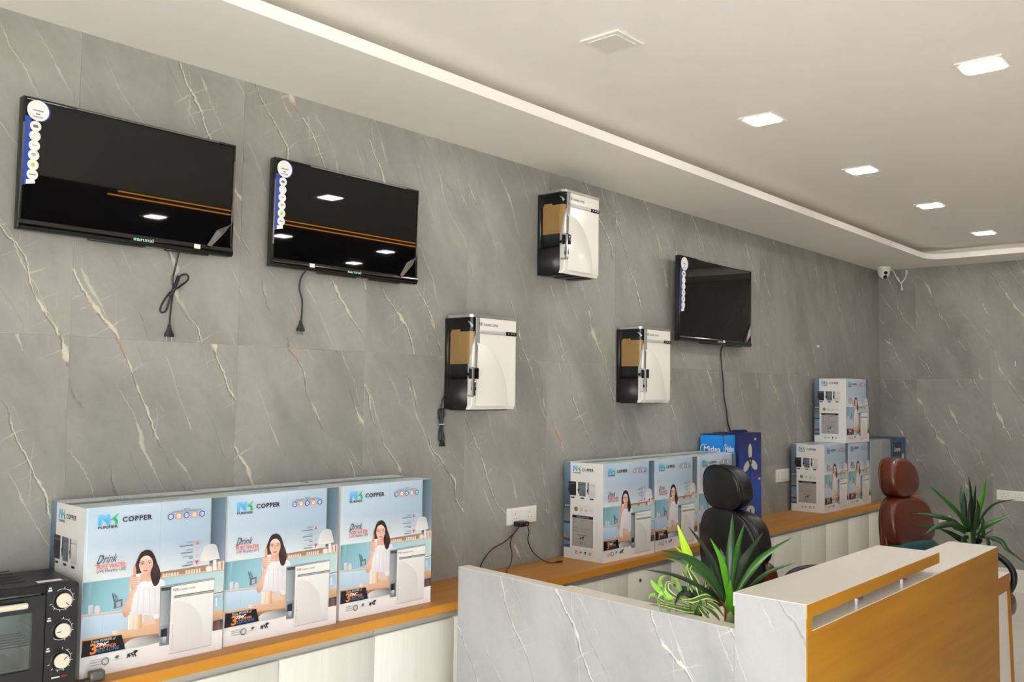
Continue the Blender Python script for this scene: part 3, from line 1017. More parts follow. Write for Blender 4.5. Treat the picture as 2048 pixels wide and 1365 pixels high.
PITCH, GAP = 0.607, 0.0009
ROWS = ((0.0, 0.558), (0.558, 1.764), (1.764, 2.86))
TILES = {}
def tiled_wall(name, x_first, x_last, at, rz, material):
    w = struct(box(name, (x_first, 0.0021, 0), (x_last, 0.16, 3.0), M_GROUT))
    w.location = at
    w.rotation_euler = (0, 0, rz)
    return w
def lay(wall, x0, x_lo, x_hi, material):
    for zr0, zr1 in ROWS:
        k = math.floor((x_lo - x0) / PITCH)
        while x0 + k * PITCH < x_hi - 0.002:
            a, b = max(x0 + k * PITCH, x_lo), min(x0 + (k + 1) * PITCH, x_hi)
            if b - a > 0.01:
                key = (round(b - a, 4), round(zr1 - zr0, 4), material.name)
                if key not in TILES:
                    TILES[key] = tile_mesh(b - a - GAP, zr1 - zr0 - GAP)
                    TILES[key].materials.append(material)
                o = bpy.data.objects.new('tile', TILES[key])
                o.location = (a + GAP / 2, 0, zr0 + GAP / 2)
                link(o, wall)
            k += 1
wall_left = tiled_wall('wall_left', WX0, WX1 + 0.16, (0, 0, 0), 0, M_TILE)
lay(wall_left, 1.246, WX0, WX1, M_TILE)
wall_back = tiled_wall('wall_back', 0, 6.0, (WX1, 0, 0), R(-90), M_TILE_END)
lay(wall_back, 0.325, 0.0, 6.0, M_TILE_END)
struct(box('wall_right', (0.6, WY1 - 0.15, 0), (WX1 + 0.16, WY1, 3.0), M_DARKWALL))
struct(box('wall_front', (WX0 - 0.12, -2.0, 0), (WX0, 0, 3.0), M_CEIL))
struct(box('trim_3', (WX0 - 0.12, WY1 - 0.15, 2.72), (WX0, -2.0, 3.0), M_DARKCEIL))
struct(box('trim_4', (WX0, WY1 - 0.15, 2.72), (0.6, WY1, 3.0), M_DARKCEIL))
# floor tiles near the end wall can be told apart between desk and chair
floor = struct(box('floor', (WX0, WY1, -0.1), (WX1, 0.0, -0.0021), M_GROUT))
ft = tile_mesh(10.5 / 9 - 0.003, 0.8 - 0.003)
ft.materials.append(M_FLOOR)
for i in range(9):
    for j in range(8):
        x, y = WX0 + i * 10.5 / 9 + 0.0015, -0.8 - j * 0.8
        if y < WY1 + 0.3:
            continue
        o = bpy.data.objects.new('tile', ft)      # its front (local -y) looks up
        o.location = (x, y, 0)
        o.rotation_euler = (R(-90), 0, 0)
        link(o, floor)
struct(box('baseboard_back', (WX1 - 0.014, WY1, 0), (WX1, -0.42, 0.19), M_FLOOR, bev=0.003))
struct(box('pavement', (-16, -20, -0.3), (14, 10, -0.11), M_PAVE))

# upper ceiling: pale over the shop, dark beyond the two orange strips
bm = bmesh.new()
bm_box(bm, (WX0, -3.08, ZC), (WX1, 0.0, ZC + 0.13), mi=0)
bm_box(bm, (WX0, WY1, ZC), (WX1, -3.08, ZC + 0.13), mi=1)
struct(from_bm('ceiling', bm, [M_CEIL, M_DARKCEIL]))
# lower soffit with a rounded inner corner; its thin lip floats below the upper ceiling
def soffit_outline(inset):
    y, x = -0.575 + inset, 8.06 + inset
    r = 0.16
    pts = [(WX0, 0.0), (WX0, y)]
    for k in range(11):
        a = R(90 - 90 * k / 10)
        pts.append((x - r + r * math.cos(a), y - r + r * math.sin(a)))
    pts += [(x, -3.08), (WX1, -3.08), (WX1, 0.0)]
    return pts
bm = bmesh.new()
for f_ in bm_prism(bm, soffit_outline(0.0), 'z', ZS, ZL)[2:]:
    f_.material_index = 1           # the lip's own edge gets a whiter base colour
struct(from_bm('trim_1', bm, [M_CEIL, M_LIP], autosmooth=30))
struct(prism('trim_2', soffit_outline(0.17), 'z', ZL, ZC, M_CEIL, autosmooth=30))
# orange strips let into the ceiling
for y in (-3.13, -3.28):
    tag(box('led_strip', (2.75, y - 0.0025, ZC - 0.006), (8.2, y + 0.0025, ZC + 0.002), M_ORANGE), 'thin orange LED strip set in the ceiling edge, ' + ('nearer the television wall' if y > -3.2 else 'farther from the television wall'), 'led strip', 'orange LED strips in the ceiling')

# shop front round the corner: frames, mullions and panes
def shopfront(name, L, at, rz, posts):
    w = struct(box(name, (0, 0.02, 2.66), (L, 0.08, 2.72), M_SILVER))
    w.location = at
    w.rotation_euler = (0, 0, rz)
    box('sill', (0, 0.02, 0), (L, 0.08, 0.08), M_SILVER, w)
    for x in posts:
        box('mullion', (x - 0.03, 0.02, 0.08), (x + 0.03, 0.08, 2.66), M_SILVER, w)
    for a, b in zip(posts, posts[1:]):
        box('pane', (a + 0.03, 0.046, 0.08), (b - 0.03, 0.054, 2.66), M_GLASS, w)
shopfront('window_1', 4.0, (WX0, WY1, 0), R(90), (0.03, 1.33, 2.66, 3.97))
shopfront('window_2', 2.6, (0.6, WY1, 0), R(180), (0.03, 1.3, 2.57))

# recessed ceiling lights
def ceiling_light(x, y, on, label):
    t = thing('ceiling_light', label, 'light', (x, y, ZC), 0, 'square ceiling lights')
    bm = bmesh.new()
    bm_box(bm, (-0.083, -0.083, -0.007), (0.083, 0.083, 0.0), 0.002, 1)
    from_bm('trim_ring', bm, M_WHITEP, t)
    prism('diffuser', rounded_rect(-0.062, -0.062, 0.062, 0.062, 0.008, 3), 'z', -0.0095, -0.0072, M_LIGHT if on else M_LIGHTOFF, t)
    return t
LA = ['unlit square ceiling light in the row nearer the televisions', 'lit square ceiling light next after the unlit one',
      'lit square ceiling light, third of the row along the soffit', 'lit square ceiling light, fourth of the row along the soffit', 'lit square ceiling light nearest the end wall, by the soffit corner']
for k, x in enumerate((2.626, 3.815, 5.025, 6.235, 7.52)):
    ceiling_light(x, -1.14, k > 0, LA[k])
LB = ['large looking lit square ceiling light at the upper right, above the desk', 'lit square ceiling light just past the right picture edge, beyond the desk', 'lit square ceiling light of the desk row near the end wall']
for k, x in enumerate((3.71, 4.92, 6.13)):
    ceiling_light(x, -2.09, True, LB[k])
for k, (x, y) in enumerate(((3.38, -3.85), (4.5, -3.8), (5.62, -3.75), (6.0, -4.7))):
    ceiling_light(x, y, True, 'lit square light in the dark ceiling part, %s' % ('first from the shop front', 'second from the shop front', 'third from the shop front', 'farthest back')[k])

# ------------------------------------------------------------------ counter along the wall
CT, CE = 0.745, -0.345        # counter top height, front edge
def worktop(x0, x1, label):
    t = thing('worktop', label, 'worktop', (0, 0, 0))
    box('board', (x0, CE + 0.002, CT - 0.035), (x1, -0.002, CT), M_OAK, t)
    box('edge_band', (x0, CE, CT - 0.035), (x1, CE + 0.0022, CT - 0.0006), M_OAKEDGE, t)
worktop(-1.2, 5.62, 'long oak topped wall counter under the televisions, joined at the black chair')
worktop(5.622, WX1 - 0.002, 'oak topped wall counter end section under the stacked boxes by the corner')
DP = 0.4195
D0 = 5.62 - DP * 16
def cabinet(k, n, label):
    x0 = D0 + k * DP
    x1 = min(x0 + n * DP, WX1 - 0.002)
    t = thing('cabinet', label, 'cabinet', (x0, 0, 0), 0, 'pale base cabinets under the wall counter')
    w = x1 - x0
    box('body', (0.001, -0.31, 0.1), (w - 0.001, -0.004, CT - 0.0355), M_WHITELAM, t)
    box('plinth', (0.001, -0.27, 0.0), (w - 0.001, -0.02, 0.1), M_DARKGAP, t)
    bm = bmesh.new()
    bm_prism(bm, [(-0.311, CT - 0.0355), (-0.322, CT - 0.0355), (-0.322, CT - 0.053), (-0.3125, CT - 0.053), (-0.3125, CT - 0.078), (-0.311, CT - 0.078)], 'x', 0.0015, w - 0.0015)
    from_bm('handle_rail', bm, M_RAIL, t)
    for q in range(n):
        a, b = q * DP + 0.0018, min((q + 1) * DP, w) - 0.0018
        if b - a < 0.05:
            continue
        d = box('door', (a, -0.33, 0.104), (b, -0.3115, CT - 0.066), M_DOOR, t, bev=0.001, seg=1)
        if (k + q) == 12:
            lathe('lock', [(0, 0), (0.009, 0), (0.009, 0.004), (0.0, 0.004)], mat('brass_lock', (150, 112, 60), 0.4, 0.6), d, 12, Matrix.Translation(((a + b) / 2 - 0.1, -0.33, CT - 0.115)) @ Matrix.Rotation(R(90), 4, 'X'))
CL = {0: 'pale cabinet unit at the shop front end of the counter', 2: 'pale cabinet unit left of the toaster oven end', 4: 'pale cabinet unit below the black toaster oven', 6: 'pale cabinet unit below the first two purifier boxes',
      8: 'pale cabinet unit below the third purifier box', 10: 'pale cabinet unit behind the marble partition, below the charger socket', 12: 'pale cabinet unit with a small brass lock, behind the green plants',
      14: 'pale cabinet unit behind the black chair', 16: 'pale cabinet unit right of the counter joint', 18: 'pale cabinet unit below the stacked boxes', 20: 'pale cabinet unit behind the brown chair', 22: 'narrow pale cabinet in the corner by the end wall'}
for k, l in CL.items():
    cabinet(k, 2 if k < 22 else 1, l)

# ------------------------------------------------------------------ purifier cartons
FRONT_ME, SIDE_ME, TOP_ME = purifier_front_art(), purifier_side_art(), purifier_top_art()
for m_ in (FRONT_ME, SIDE_ME, TOP_ME):
    m_.materials.append(M_PRINT)
def make_carton():
    t = thing('purifier_box', '', 'box', (0, 0, 0), 0, 'printed water purifier cartons')
    bm = bmesh.new()
    bm_box(bm, (0, 0.0006, 0), (BW, BD, BH - 0.0045), 0.003, 2)
    from_bm('carton', bm, M_CARD, t, autosmooth=30)
    # two closing flaps and the clear tape over their seam
    for a, b in ((0.001, BD / 2 - 0.0008), (BD / 2 + 0.0008, BD - 0.001)):
        box('flap', (0.0015, a, BH - 0.0044), (BW - 0.0015, b, BH - 0.0006), M_CARD, t, bev=0.001, seg=1)
    # prints: front, left side, top
    fo = bpy.data.objects.new('front_print', FRONT_ME)
    fo.rotation_euler = (R(90), 0, 0)
    fo.location = (0, 0.0006, 0)
    link(fo, t)
    so = bpy.data.objects.new('side_print', SIDE_ME)
    so.matrix_basis = Matrix(((0, 0, -1, 0), (-1, 0, 0, BD), (0, 1, 0, 0), (0, 0, 0, 1)))
    link(so, t)
    to = bpy.data.objects.new('top_print', TOP_ME)
    to.location = (0, 0, BH - 0.0006)
    link(to, t)
    box('tape', (-0.0012, BD / 2 - 0.022, BH), (BW + 0.0012, BD / 2 + 0.022, BH + 0.0013), M_WRAP, t)
    return t
carton = make_carton()
CARTONS = [
    ((1.201, -0.262, CT), -1.6, 'purifier carton beside the black toaster oven, its white side partly seen'),
    ((1.668, -0.262, CT), -1.4, 'middle purifier carton of the three under the two left televisions'),
    ((2.146, -0.262, CT), -1.2, 'purifier carton at the right end of the front three, nearest the charger socket'),
    ((3.785, -0.282, CT), -1.6, 'purifier carton with full white side, at the left of the row by the charger socket'),
    ((4.256, -0.288, CT), 0.3, 'purifier carton in the middle of the row, behind the plant and black chair'),
    ((4.728, -0.288, CT), 0.4, 'purifier carton half hidden by the black headrest, in front of the blue fan boxes'),
    ((6.545, -0.285, CT), 0.2, 'purifier carton with white side right of the three-switch plate, lower row'),
    ((7.005, -0.285, CT), 0.0, 'purifier carton in the middle of the lower stack row, directly under the top one'),
    ((7.4655, -0.285, CT), 0.0, 'purifier carton wrapped in cloudy plastic, beside the teal carton'),
    ((6.965, -0.287, CT + BH + 0.0018), -0.5, 'purifier carton alone on top of the corner stack'),
]
for k, (p, rz, lab) in enumerate(CARTONS):
    if k == 0:
        c = carton
        c.location = p
        c.rotation_euler = (0, 0, R(rz))
        c['label'] = lab
    else:
        c = dup(carton, p, lab, R(rz))
    if k == 8:
        bm = bmesh.new()
        bm_box(bm, (-0.0012, -0.006, 0.001), (BW + 0.004, BD - 0.001, BH + 0.008), 0.006, 2)
        from_bm('plastic_wrap', bm, M_HAZE, c, autosmooth=40)

# ------------------------------------------------------------------ fan cartons and the teal carton
def midea_face(w, h, name):
    A = Art(w, h)
    A.poly([(0, 0), (w, 0), (w, h), (0, h)], [(30, 92, 190), (30, 92, 190), (34, 140, 226), (34, 140, 226)], False)
    y = h - 0.105
    x = w * 0.16
    A.ring(x + 0.004, y + 0.016, 0.032, 0.0045, (236, 240, 246), 18, 62, 318)
    A.text('Midea', x, y, 0.052, (240, 243, 248), width=w * 0.74, bold=0.02)
    me = A.mesh(name)
    me.materials.append(M_PRINT)
    return me
def put_face(me, parent, name, side, w, d, h):
    o = bpy.data.objects.new(name, me)
    if side == 'front':
        o.rotation_euler = (R(90), 0, 0)
    elif side == 'left':
        o.matrix_basis = Matrix(((0, 0, -1, 0), (-1, 0, 0, d), (0, 1, 0, 0), (0, 0, 0, 1)))
    return link(o, parent)
M_BLUEBOX = mat('blue_carton', (34, 84, 170), 0.42)
M_NAVY = mat('navy_carton', (24, 34, 92), 0.42)
M_TEALBOX = mat('teal_carton', (24, 84, 116), 0.45)
def carton_shell(t, w, d, h, m):
    bm = bmesh.new()
    bm_box(bm, (0.0006, 0.0006, 0), (w, d, h - 0.004), 0.003, 2)
    from_bm('carton', bm, m, t, autosmooth=30)
    for a, b in ((0.0, d / 2 - 0.001), (d / 2 + 0.001, d)):
        box('flap', (0.001, a + 0.001, h - 0.004), (w - 0.001, b - 0.001, h), m, t, bev=0.001, seg=1)
t = thing('fan_box', 'bright blue carton with white maker lettering, left of the navy fan carton', 'box', (5.212, -0.185, CT), 0, 'blue fan cartons')
carton_shell(t, 0.16, 0.165, 0.605, M_NAVY)
put_face(midea_face(0.155, 0.6, 'front_print'), t, 'front_print', 'front', 0.155, 0.165, 0.6)
put_face(midea_face(0.16, 0.6, 'side_print'), t, 'side_print', 'left', 0.155, 0.163, 0.6)
t = thing('fan_box', 'tall navy carton with a white pedestal fan pictured on it', 'box', (5.378, -0.206, CT), 0, 'blue fan cartons')
FW_, FH_ = 0.315, 0.61
carton_shell(t, FW_, 0.19, FH_, M_NAVY)
prism('carry_strap', [(0.1, FH_), (0.12, FH_ + 0.016), (0.24, FH_ + 0.016), (0.27, FH_)], 'y', 0.07, 0.11, M_NAVY, t)
A = Art(FW_, FH_)
A.poly([(0, 0), (FW_, 0), (FW_, FH_ * 0.35), (FW_, FH_ * 0.6), (FW_, FH_), (0, FH_), (0, FH_ * 0.6), (0, FH_ * 0.35)], [(22, 40, 118), (22, 40, 118), (20, 78, 168), (18, 60, 146), (26, 30, 84), (26, 30, 84), (18, 60, 146), (20, 78, 168)], False)
cx, cy = FW_ * 0.5, FH_ * 0.70
A.ring(cx, cy, 0.115, 0.002, (70, 84, 130), 24)
for a in (92, 212, 332):
    A.disc(cx + 0.062 * math.cos(R(a)), cy + 0.062 * math.sin(R(a)), 0.05, (196, 192, 176), 14, ry=0.027, rot=0)
    s_ = A.V[-14:]
    for q in range(14):
        dx, dy = s_[q][0] - (cx + 0.062 * math.cos(R(a))), s_[q][1] - (cy + 0.062 * math.sin(R(a)))
        ca, sa = math.cos(R(a)), math.sin(R(a))
        A.V[-14 + q] = (cx + 0.062 * ca + dx * ca - dy * sa, cy + 0.062 * sa + dx * sa + dy * ca, s_[q][2])
A.disc(cx, cy, 0.026, (40, 40, 50), 14)
A.disc(cx, cy, 0.009, (150, 150, 154), 10)
A.rect(cx - 0.007, FH_ * 0.17, cx + 0.007, cy - 0.026, (26, 28, 44))
A.disc(cx, FH_ * 0.165, 0.062, (190, 188, 178), 20, ry=0.036)
A.disc(cx, FH_ * 0.165, 0.012, (60, 60, 70), 12)
A.rect(FW_ * 0.7, FH_ * 0.53, FW_ * 0.93, FH_ * 0.572, (92, 34, 76))
A.line([(FW_ * 0.55, FH_ * 0.5), (FW_ * 0.92, FH_ * 0.545)], 0.003, (170, 70, 90), False, 1)
A.rect(FW_ * 0.86, FH_ * 0.49, FW_ * 0.95, FH_ * 0.508, (214, 220, 228))
A.rect(FW_ * 0.68, FH_ * 0.92, FW_ * 0.76, FH_ * 0.945, (214, 214, 214))
A.rect(FW_ * 0.6, FH_ * 0.04, FW_ * 0.94, FH_ * 0.05, (120, 136, 176))
me = A.mesh('front_print')
me.materials.append(M_PRINT)
put_face(me, t, 'front_print', 'front', FW_, 0.19, FH_)
t = thing('product_box', 'small teal carton with a dark name panel in the room corner', 'box', (7.945, -0.285, CT), 0)
TW, TH = 0.36, 0.505
carton_shell(t, TW, 0.25, TH, M_TEALBOX)
A = Art(TW, TH)
A.rect(0, 0, TW, TH, (24, 88, 122))
A.rect(TW * 0.09, TH * 0.70, TW * 0.70, TH * 0.93, (20, 28, 54))
A.text('Crompton', TW * 0.19, TH * 0.775, 0.055, (232, 234, 238), width=TW * 0.44, bold=0.02)
A.disc(TW * 0.13, TH * 0.88, 0.007, (230, 232, 236), 8)
A.rect(TW * 0.74, TH * 0.56, TW * 0.9, TH * 0.72, (206, 206, 200))
A.rect(TW * 0.3, TH * 0.1, TW * 0.6, TH * 0.6, (60, 110, 130))
me = A.mesh('front_print')
me.materials.append(M_PRINT)
put_face(me, t, 'front_print', 'front', TW, 0.25, TH)

# ------------------------------------------------------------------ televisions
def plug(parent, top, m=M_RUBBER, s=1.0):
    """two-pin plug hanging pins down"""
    p = Vector(top)
    bm = bmesh.new()
    ring = []
    for z, wx, wy in ((0, 0.005, 0.005), (-0.012, 0.0065, 0.006), (-0.02, 0.009, 0.007), (-0.034, 0.0165, 0.0085), (-0.042, 0.0165, 0.0085)):
        ring.append([bm.verts.new(p + Vector((a * wx * s, b * wy * s, z * s))) for a, b in ((1, -0.5), (0.5, -1), (-0.5, -1), (-1, -0.5), (-1, 0.5), (-0.5, 1), (0.5, 1), (1, 0.5))])
    for a, b in zip(ring, ring[1:]):
        for i in range(8):
            bm.faces.new((a[i], a[(i + 1) % 8], b[(i + 1) % 8], b[i]))
    bm.faces.new(ring[0])
    bm.faces.new(ring[-1][::-1])
    o = from_bm('plug', bm, m, parent, autosmooth=40)
    return o
def plug_pins(parent, top, s=1.0):
    bm = bmesh.new()
    for dx in (-0.009, 0.009):
        bm_tube(bm, [Vector(top) + Vector((dx * s, 0, -0.041 * s)), Vector(top) + Vector((dx * s, 0, -0.058 * s))], 0.0021 * s, 6)
    return from_bm('plug_pins', bm, M_STEEL, parent)

def tv_sticker(h):
    """strip of round white feature badges on a blue tape, down the left edge"""
    A = Art(0.2, h)
    k = h / 0.3
    A.poly([(0.0, 0), (0.026 * k, 0.012 * k), (0.022 * k, h * 0.8), (0.0, h * 0.8)], (40, 66, 146), False)
    A.disc(0.046 * k, h - 0.036 * k, 0.037 * k, (40, 66, 146), 20)
    A.disc(0.042 * k, h - 0.036 * k, 0.036 * k, (236, 236, 232), 22)
    for y, w_, c in ((0.046, 0.036, (120, 128, 160)), (0.034, 0.014, (90, 90, 96)), (0.024, 0.034, (170, 150, 160))):
        A.rect((0.042 - w_ / 2) * k, h - (0.07 - y + 0.014) * k, (0.042 + w_ / 2) * k, h - (0.066 - y + 0.014) * k, c)
    for q in range(6):
        cy = h - (0.091 + 0.0335 * q) * k
        cx = (0.036 - 0.0008 * q) * k
        A.disc(cx, cy, 0.0185 * k, (238, 238, 234), 18)
        A.ring(cx, cy, 0.0165 * k, 0.0008 * k, (206, 206, 204), 16)
        if q == 0:
            A.rect(cx - 0.008 * k, cy - 0.005 * k, cx + 0.008 * k, cy + 0.005 * k, (110, 104, 98))
        elif q == 1:
            A.ring(cx, cy, 0.008 * k, 0.0015 * k, (206, 200, 200), 12)
        elif q == 2:
            A.rect(cx - 0.008 * k, cy - 0.001 * k, cx + 0.008 * k, cy + 0.002 * k, (150, 156, 178))
        elif q == 3:
            for r_ in (0.0125, 0.0085, 0.0045):
                A.ring(cx, cy - 0.006 * k, r_ * k, 0.0022 * k, (92, 92, 96), 8, 45, 135)
        elif q == 4:
            A.disc(cx, cy, 0.0075 * k, (150, 190, 60), 6)
        else:
            A.rect(cx - 0.011 * k, cy - 0.002 * k, cx + 0.011 * k, cy + 0.002 * k, (150, 130, 110))
    A.poly([(0.012 * k, 0.006 * k), (0.042 * k, 0.012 * k), (0.04 * k, 0.026 * k), (0.012 * k, 0.022 * k)], (232, 232, 228), False)
    me = A.mesh('sticker')
    me.materials.append(M_PRINT_FILM)
    return me
def tv(name, x, z, w, h, label, tilt, logo_x, price_x, y0=-0.075):
    """x, z: lower left corner; screen faces the room, hung on a wall bracket"""
    t = thing(name, label, 'television', (x, y0, z))
    t.rotation_euler = (R(tilt), 0, 0)
    bz, chin = 0.009, 0.03
    bm = bmesh.new()
    bm_box(bm, (0, 0.004, 0), (w, 0.03, h), 0.003, 2)
    from_bm('casing', bm, M_BLACK, t, autosmooth=35)
    bm = bmesh.new()
    bm_box(bm, (w * 0.16, 0.03, h * 0.08), (w * 0.84, 0.052, h * 0.72), 0.008, 2)
    from_bm('rear_housing', bm, M_BLACK, t, autosmooth=35)
    bm = bmesh.new()
    bm_box(bm, (w * 0.36, 0.052, h * 0.35), (w * 0.64, -y0 - 0.0005, h * 0.6), 0.002, 1)
    from_bm('wall_bracket', bm, M_STEEL, t)
    # frame: three thin sides and a deeper chin
    box('side_bezel', (0, -0.003, chin), (bz, 0.004, h), M_BLACKGLOSS, t, 0.001, 1)
    box('side_bezel', (w - bz, -0.003, chin), (w, 0.004, h), M_BLACKGLOSS, t, 0.001, 1)
    box('top_bezel', (bz, -0.003, h - bz), (w - bz, 0.004, h), M_BLACKGLOSS, t, 0.001, 1)
    prism('chin', [(0.004, 0.0), (-0.002, 0.002), (-0.007, 0.010), (-0.006, 0.022), (-0.003, chin), (0.004, chin)], 'x', 0.0, w, M_BLACKGLOSS, t, autosmooth=50)
    box('screen', (bz - 0.0005, 0.0, chin - 0.0005), (w - bz + 0.0005, 0.0038, h - bz + 0.0005), M_SCREEN, t)
    box('foot_rib', (w * 0.30, 0.006, -0.006), (w * 0.56, 0.026, 0.001), M_BLACK, t, 0.002, 1)
    box('foot_rib', (w * 0.66, 0.006, -0.006), (w * 0.88, 0.026, 0.001), M_BLACK, t, 0.002, 1)
    st = bpy.data.objects.new('sticker', tv_sticker(h * 0.66))
    st.rotation_euler = (R(90), 0, 0)
    st.location = (bz * 0.6, -0.0032, h * 0.325)
    link(st, t)
    # maker's word on the chin, small price label
    A = Art(0.1, 0.02)
    A.text('sansui', 0, 0, 0.017, (150, 190, 170), width=0.07, bold=0.02)
    me = A.mesh('logo')
    me.materials.append(M_PRINT)
    lo = bpy.data.objects.new('logo', me)
    lo.rotation_euler = (R(90), 0, 0)
    lo.location = (w * logo_x, -0.0072, 0.011)
    link(lo, t)
    box('price_label', (w * price_x, -0.0078, 0.012), (w * price_x + 0.023, -0.0058, 0.027), M_CARD, t)
    # clear protective film, peeled back at the lower right corner
    bm = bmesh.new()
    a, b, c_ = Vector((w - 0.006, -0.0045, h * 0.3)), Vector((w - 0.105, -0.0085, 0.028)), Vector((w - 0.05, -0.024, 0.075))
    v = [bm.verts.new(q) for q in (a, a + Vector((-0.012, -0.003, -0.01)), c_, b + Vector((0.014, -0.004, -0.002)), b, c_ + Vector((-0.02, 0.012, 0.012)))]
    bm.faces.new((v[0], v[1], v[2]))
    bm.faces.new((v[0], v[2], v[3]))
    bm.faces.new((v[5], v[1], v[2]))
    bm.faces.new((v[5], v[2], v[3], v[4]))
    from_bm('peeling_film', bm, M_FILM, t)
    for (x0, z0, x1, z1) in ((0.001, h * 0.2, 0.006, h * 0.8), (w * 0.22, h - 0.007, w * 0.9, h - 0.002), (w - 0.007, h * 0.3, w - 0.001, h * 0.85)):
        box('film_strip', (x0, -0.0046, z0), (x1, -0.003, z1), M_FILM, t)
    return t
t1 = tv('television', 1.046, 2.078, 0.727, 0.408, 'black television at the far left of the wall with a looped hanging cord', 0.5, 0.49, 0.79)
def loc(t, p):          # room point to the thing's own (tilted) frame
    m = Matrix.Rotation(t.rotation_euler[0], 4, 'X')
    m.translation = t.location
    return m.inverted() @ Vector(p)
def cord(t, pts, rad=0.0032, name='power_cord', n=7):
    return tube(name, [loc(t, p) for p in pts], rad, M_RUBBER, t, n)
cd = cord(t1, [(1.592, -0.04, 2.10), (1.590, -0.02, 2.04), (1.584, -0.012, 1.985), (1.586, -0.010, 1.94), (1.580, -0.010, 1.88), (1.577, -0.010, 1.815)])
plug(cd, loc(t1, (1.577, -0.010, 1.822)))
plug_pins(cd, loc(t1, (1.577, -0.010, 1.822)))
lp = [(1.583, -0.016, 1.955), (1.606, -0.018, 1.995), (1.632, -0.018, 2.003), (1.636, -0.018, 1.985), (1.606, -0.018, 1.958), (1.570, -0.018, 1.932), (1.548, -0.018, 1.900), (1.537, -0.018, 1.872), (1.545, -0.018, 1.862),
      (1.560, -0.018, 1.872), (1.570, -0.020, 1.91), (1.578, -0.024, 1.935), (1.590, -0.026, 1.965), (1.601, -0.024, 1.99)]
cord(t1, lp, 0.0034, 'cord_loop')
cord(t1, [(1.563, -0.024, 1.925), (1.573, -0.028, 1.93), (1.584, -0.028, 1.957), (1.598, -0.024, 1.992)], 0.0062, 'cord_bundle', 4)
t2 = tv('television', 1.938, 2.066, 0.737, 0.413, 'black television second from the left, with a short straight hanging cord', 0.5, 0.48, 0.23)
cd = cord(t2, [(2.128, -0.04, 2.075), (2.116, -0.018, 2.045), (2.113, -0.010, 2.0), (2.127, -0.010, 1.955), (2.128, -0.010, 1.91), (2.124, -0.010, 1.868)])
plug(cd, loc(t2, (2.124, -0.010, 1.874)))
plug_pins(cd, loc(t2, (2.124, -0.010, 1.874)))
t3 = tv('television', 4.846, 1.934, 0.95, 0.528, 'larger black television on the right, its cord running down to the blue boxes', 0.5, 0.5, 0.58, -0.08)
cd = cord(t3, [(5.50, -0.04, 1.95), (5.498, -0.014, 1.90), (5.515, -0.010, 1.80), (5.535, -0.010, 1.70), (5.545, -0.010, 1.60), (5.58, -0.010, 1.50), (5.60, -0.008, 1.42), (5.64, -0.006, 1.36), (5.68, -0.006, 1.30)], 0.0042)

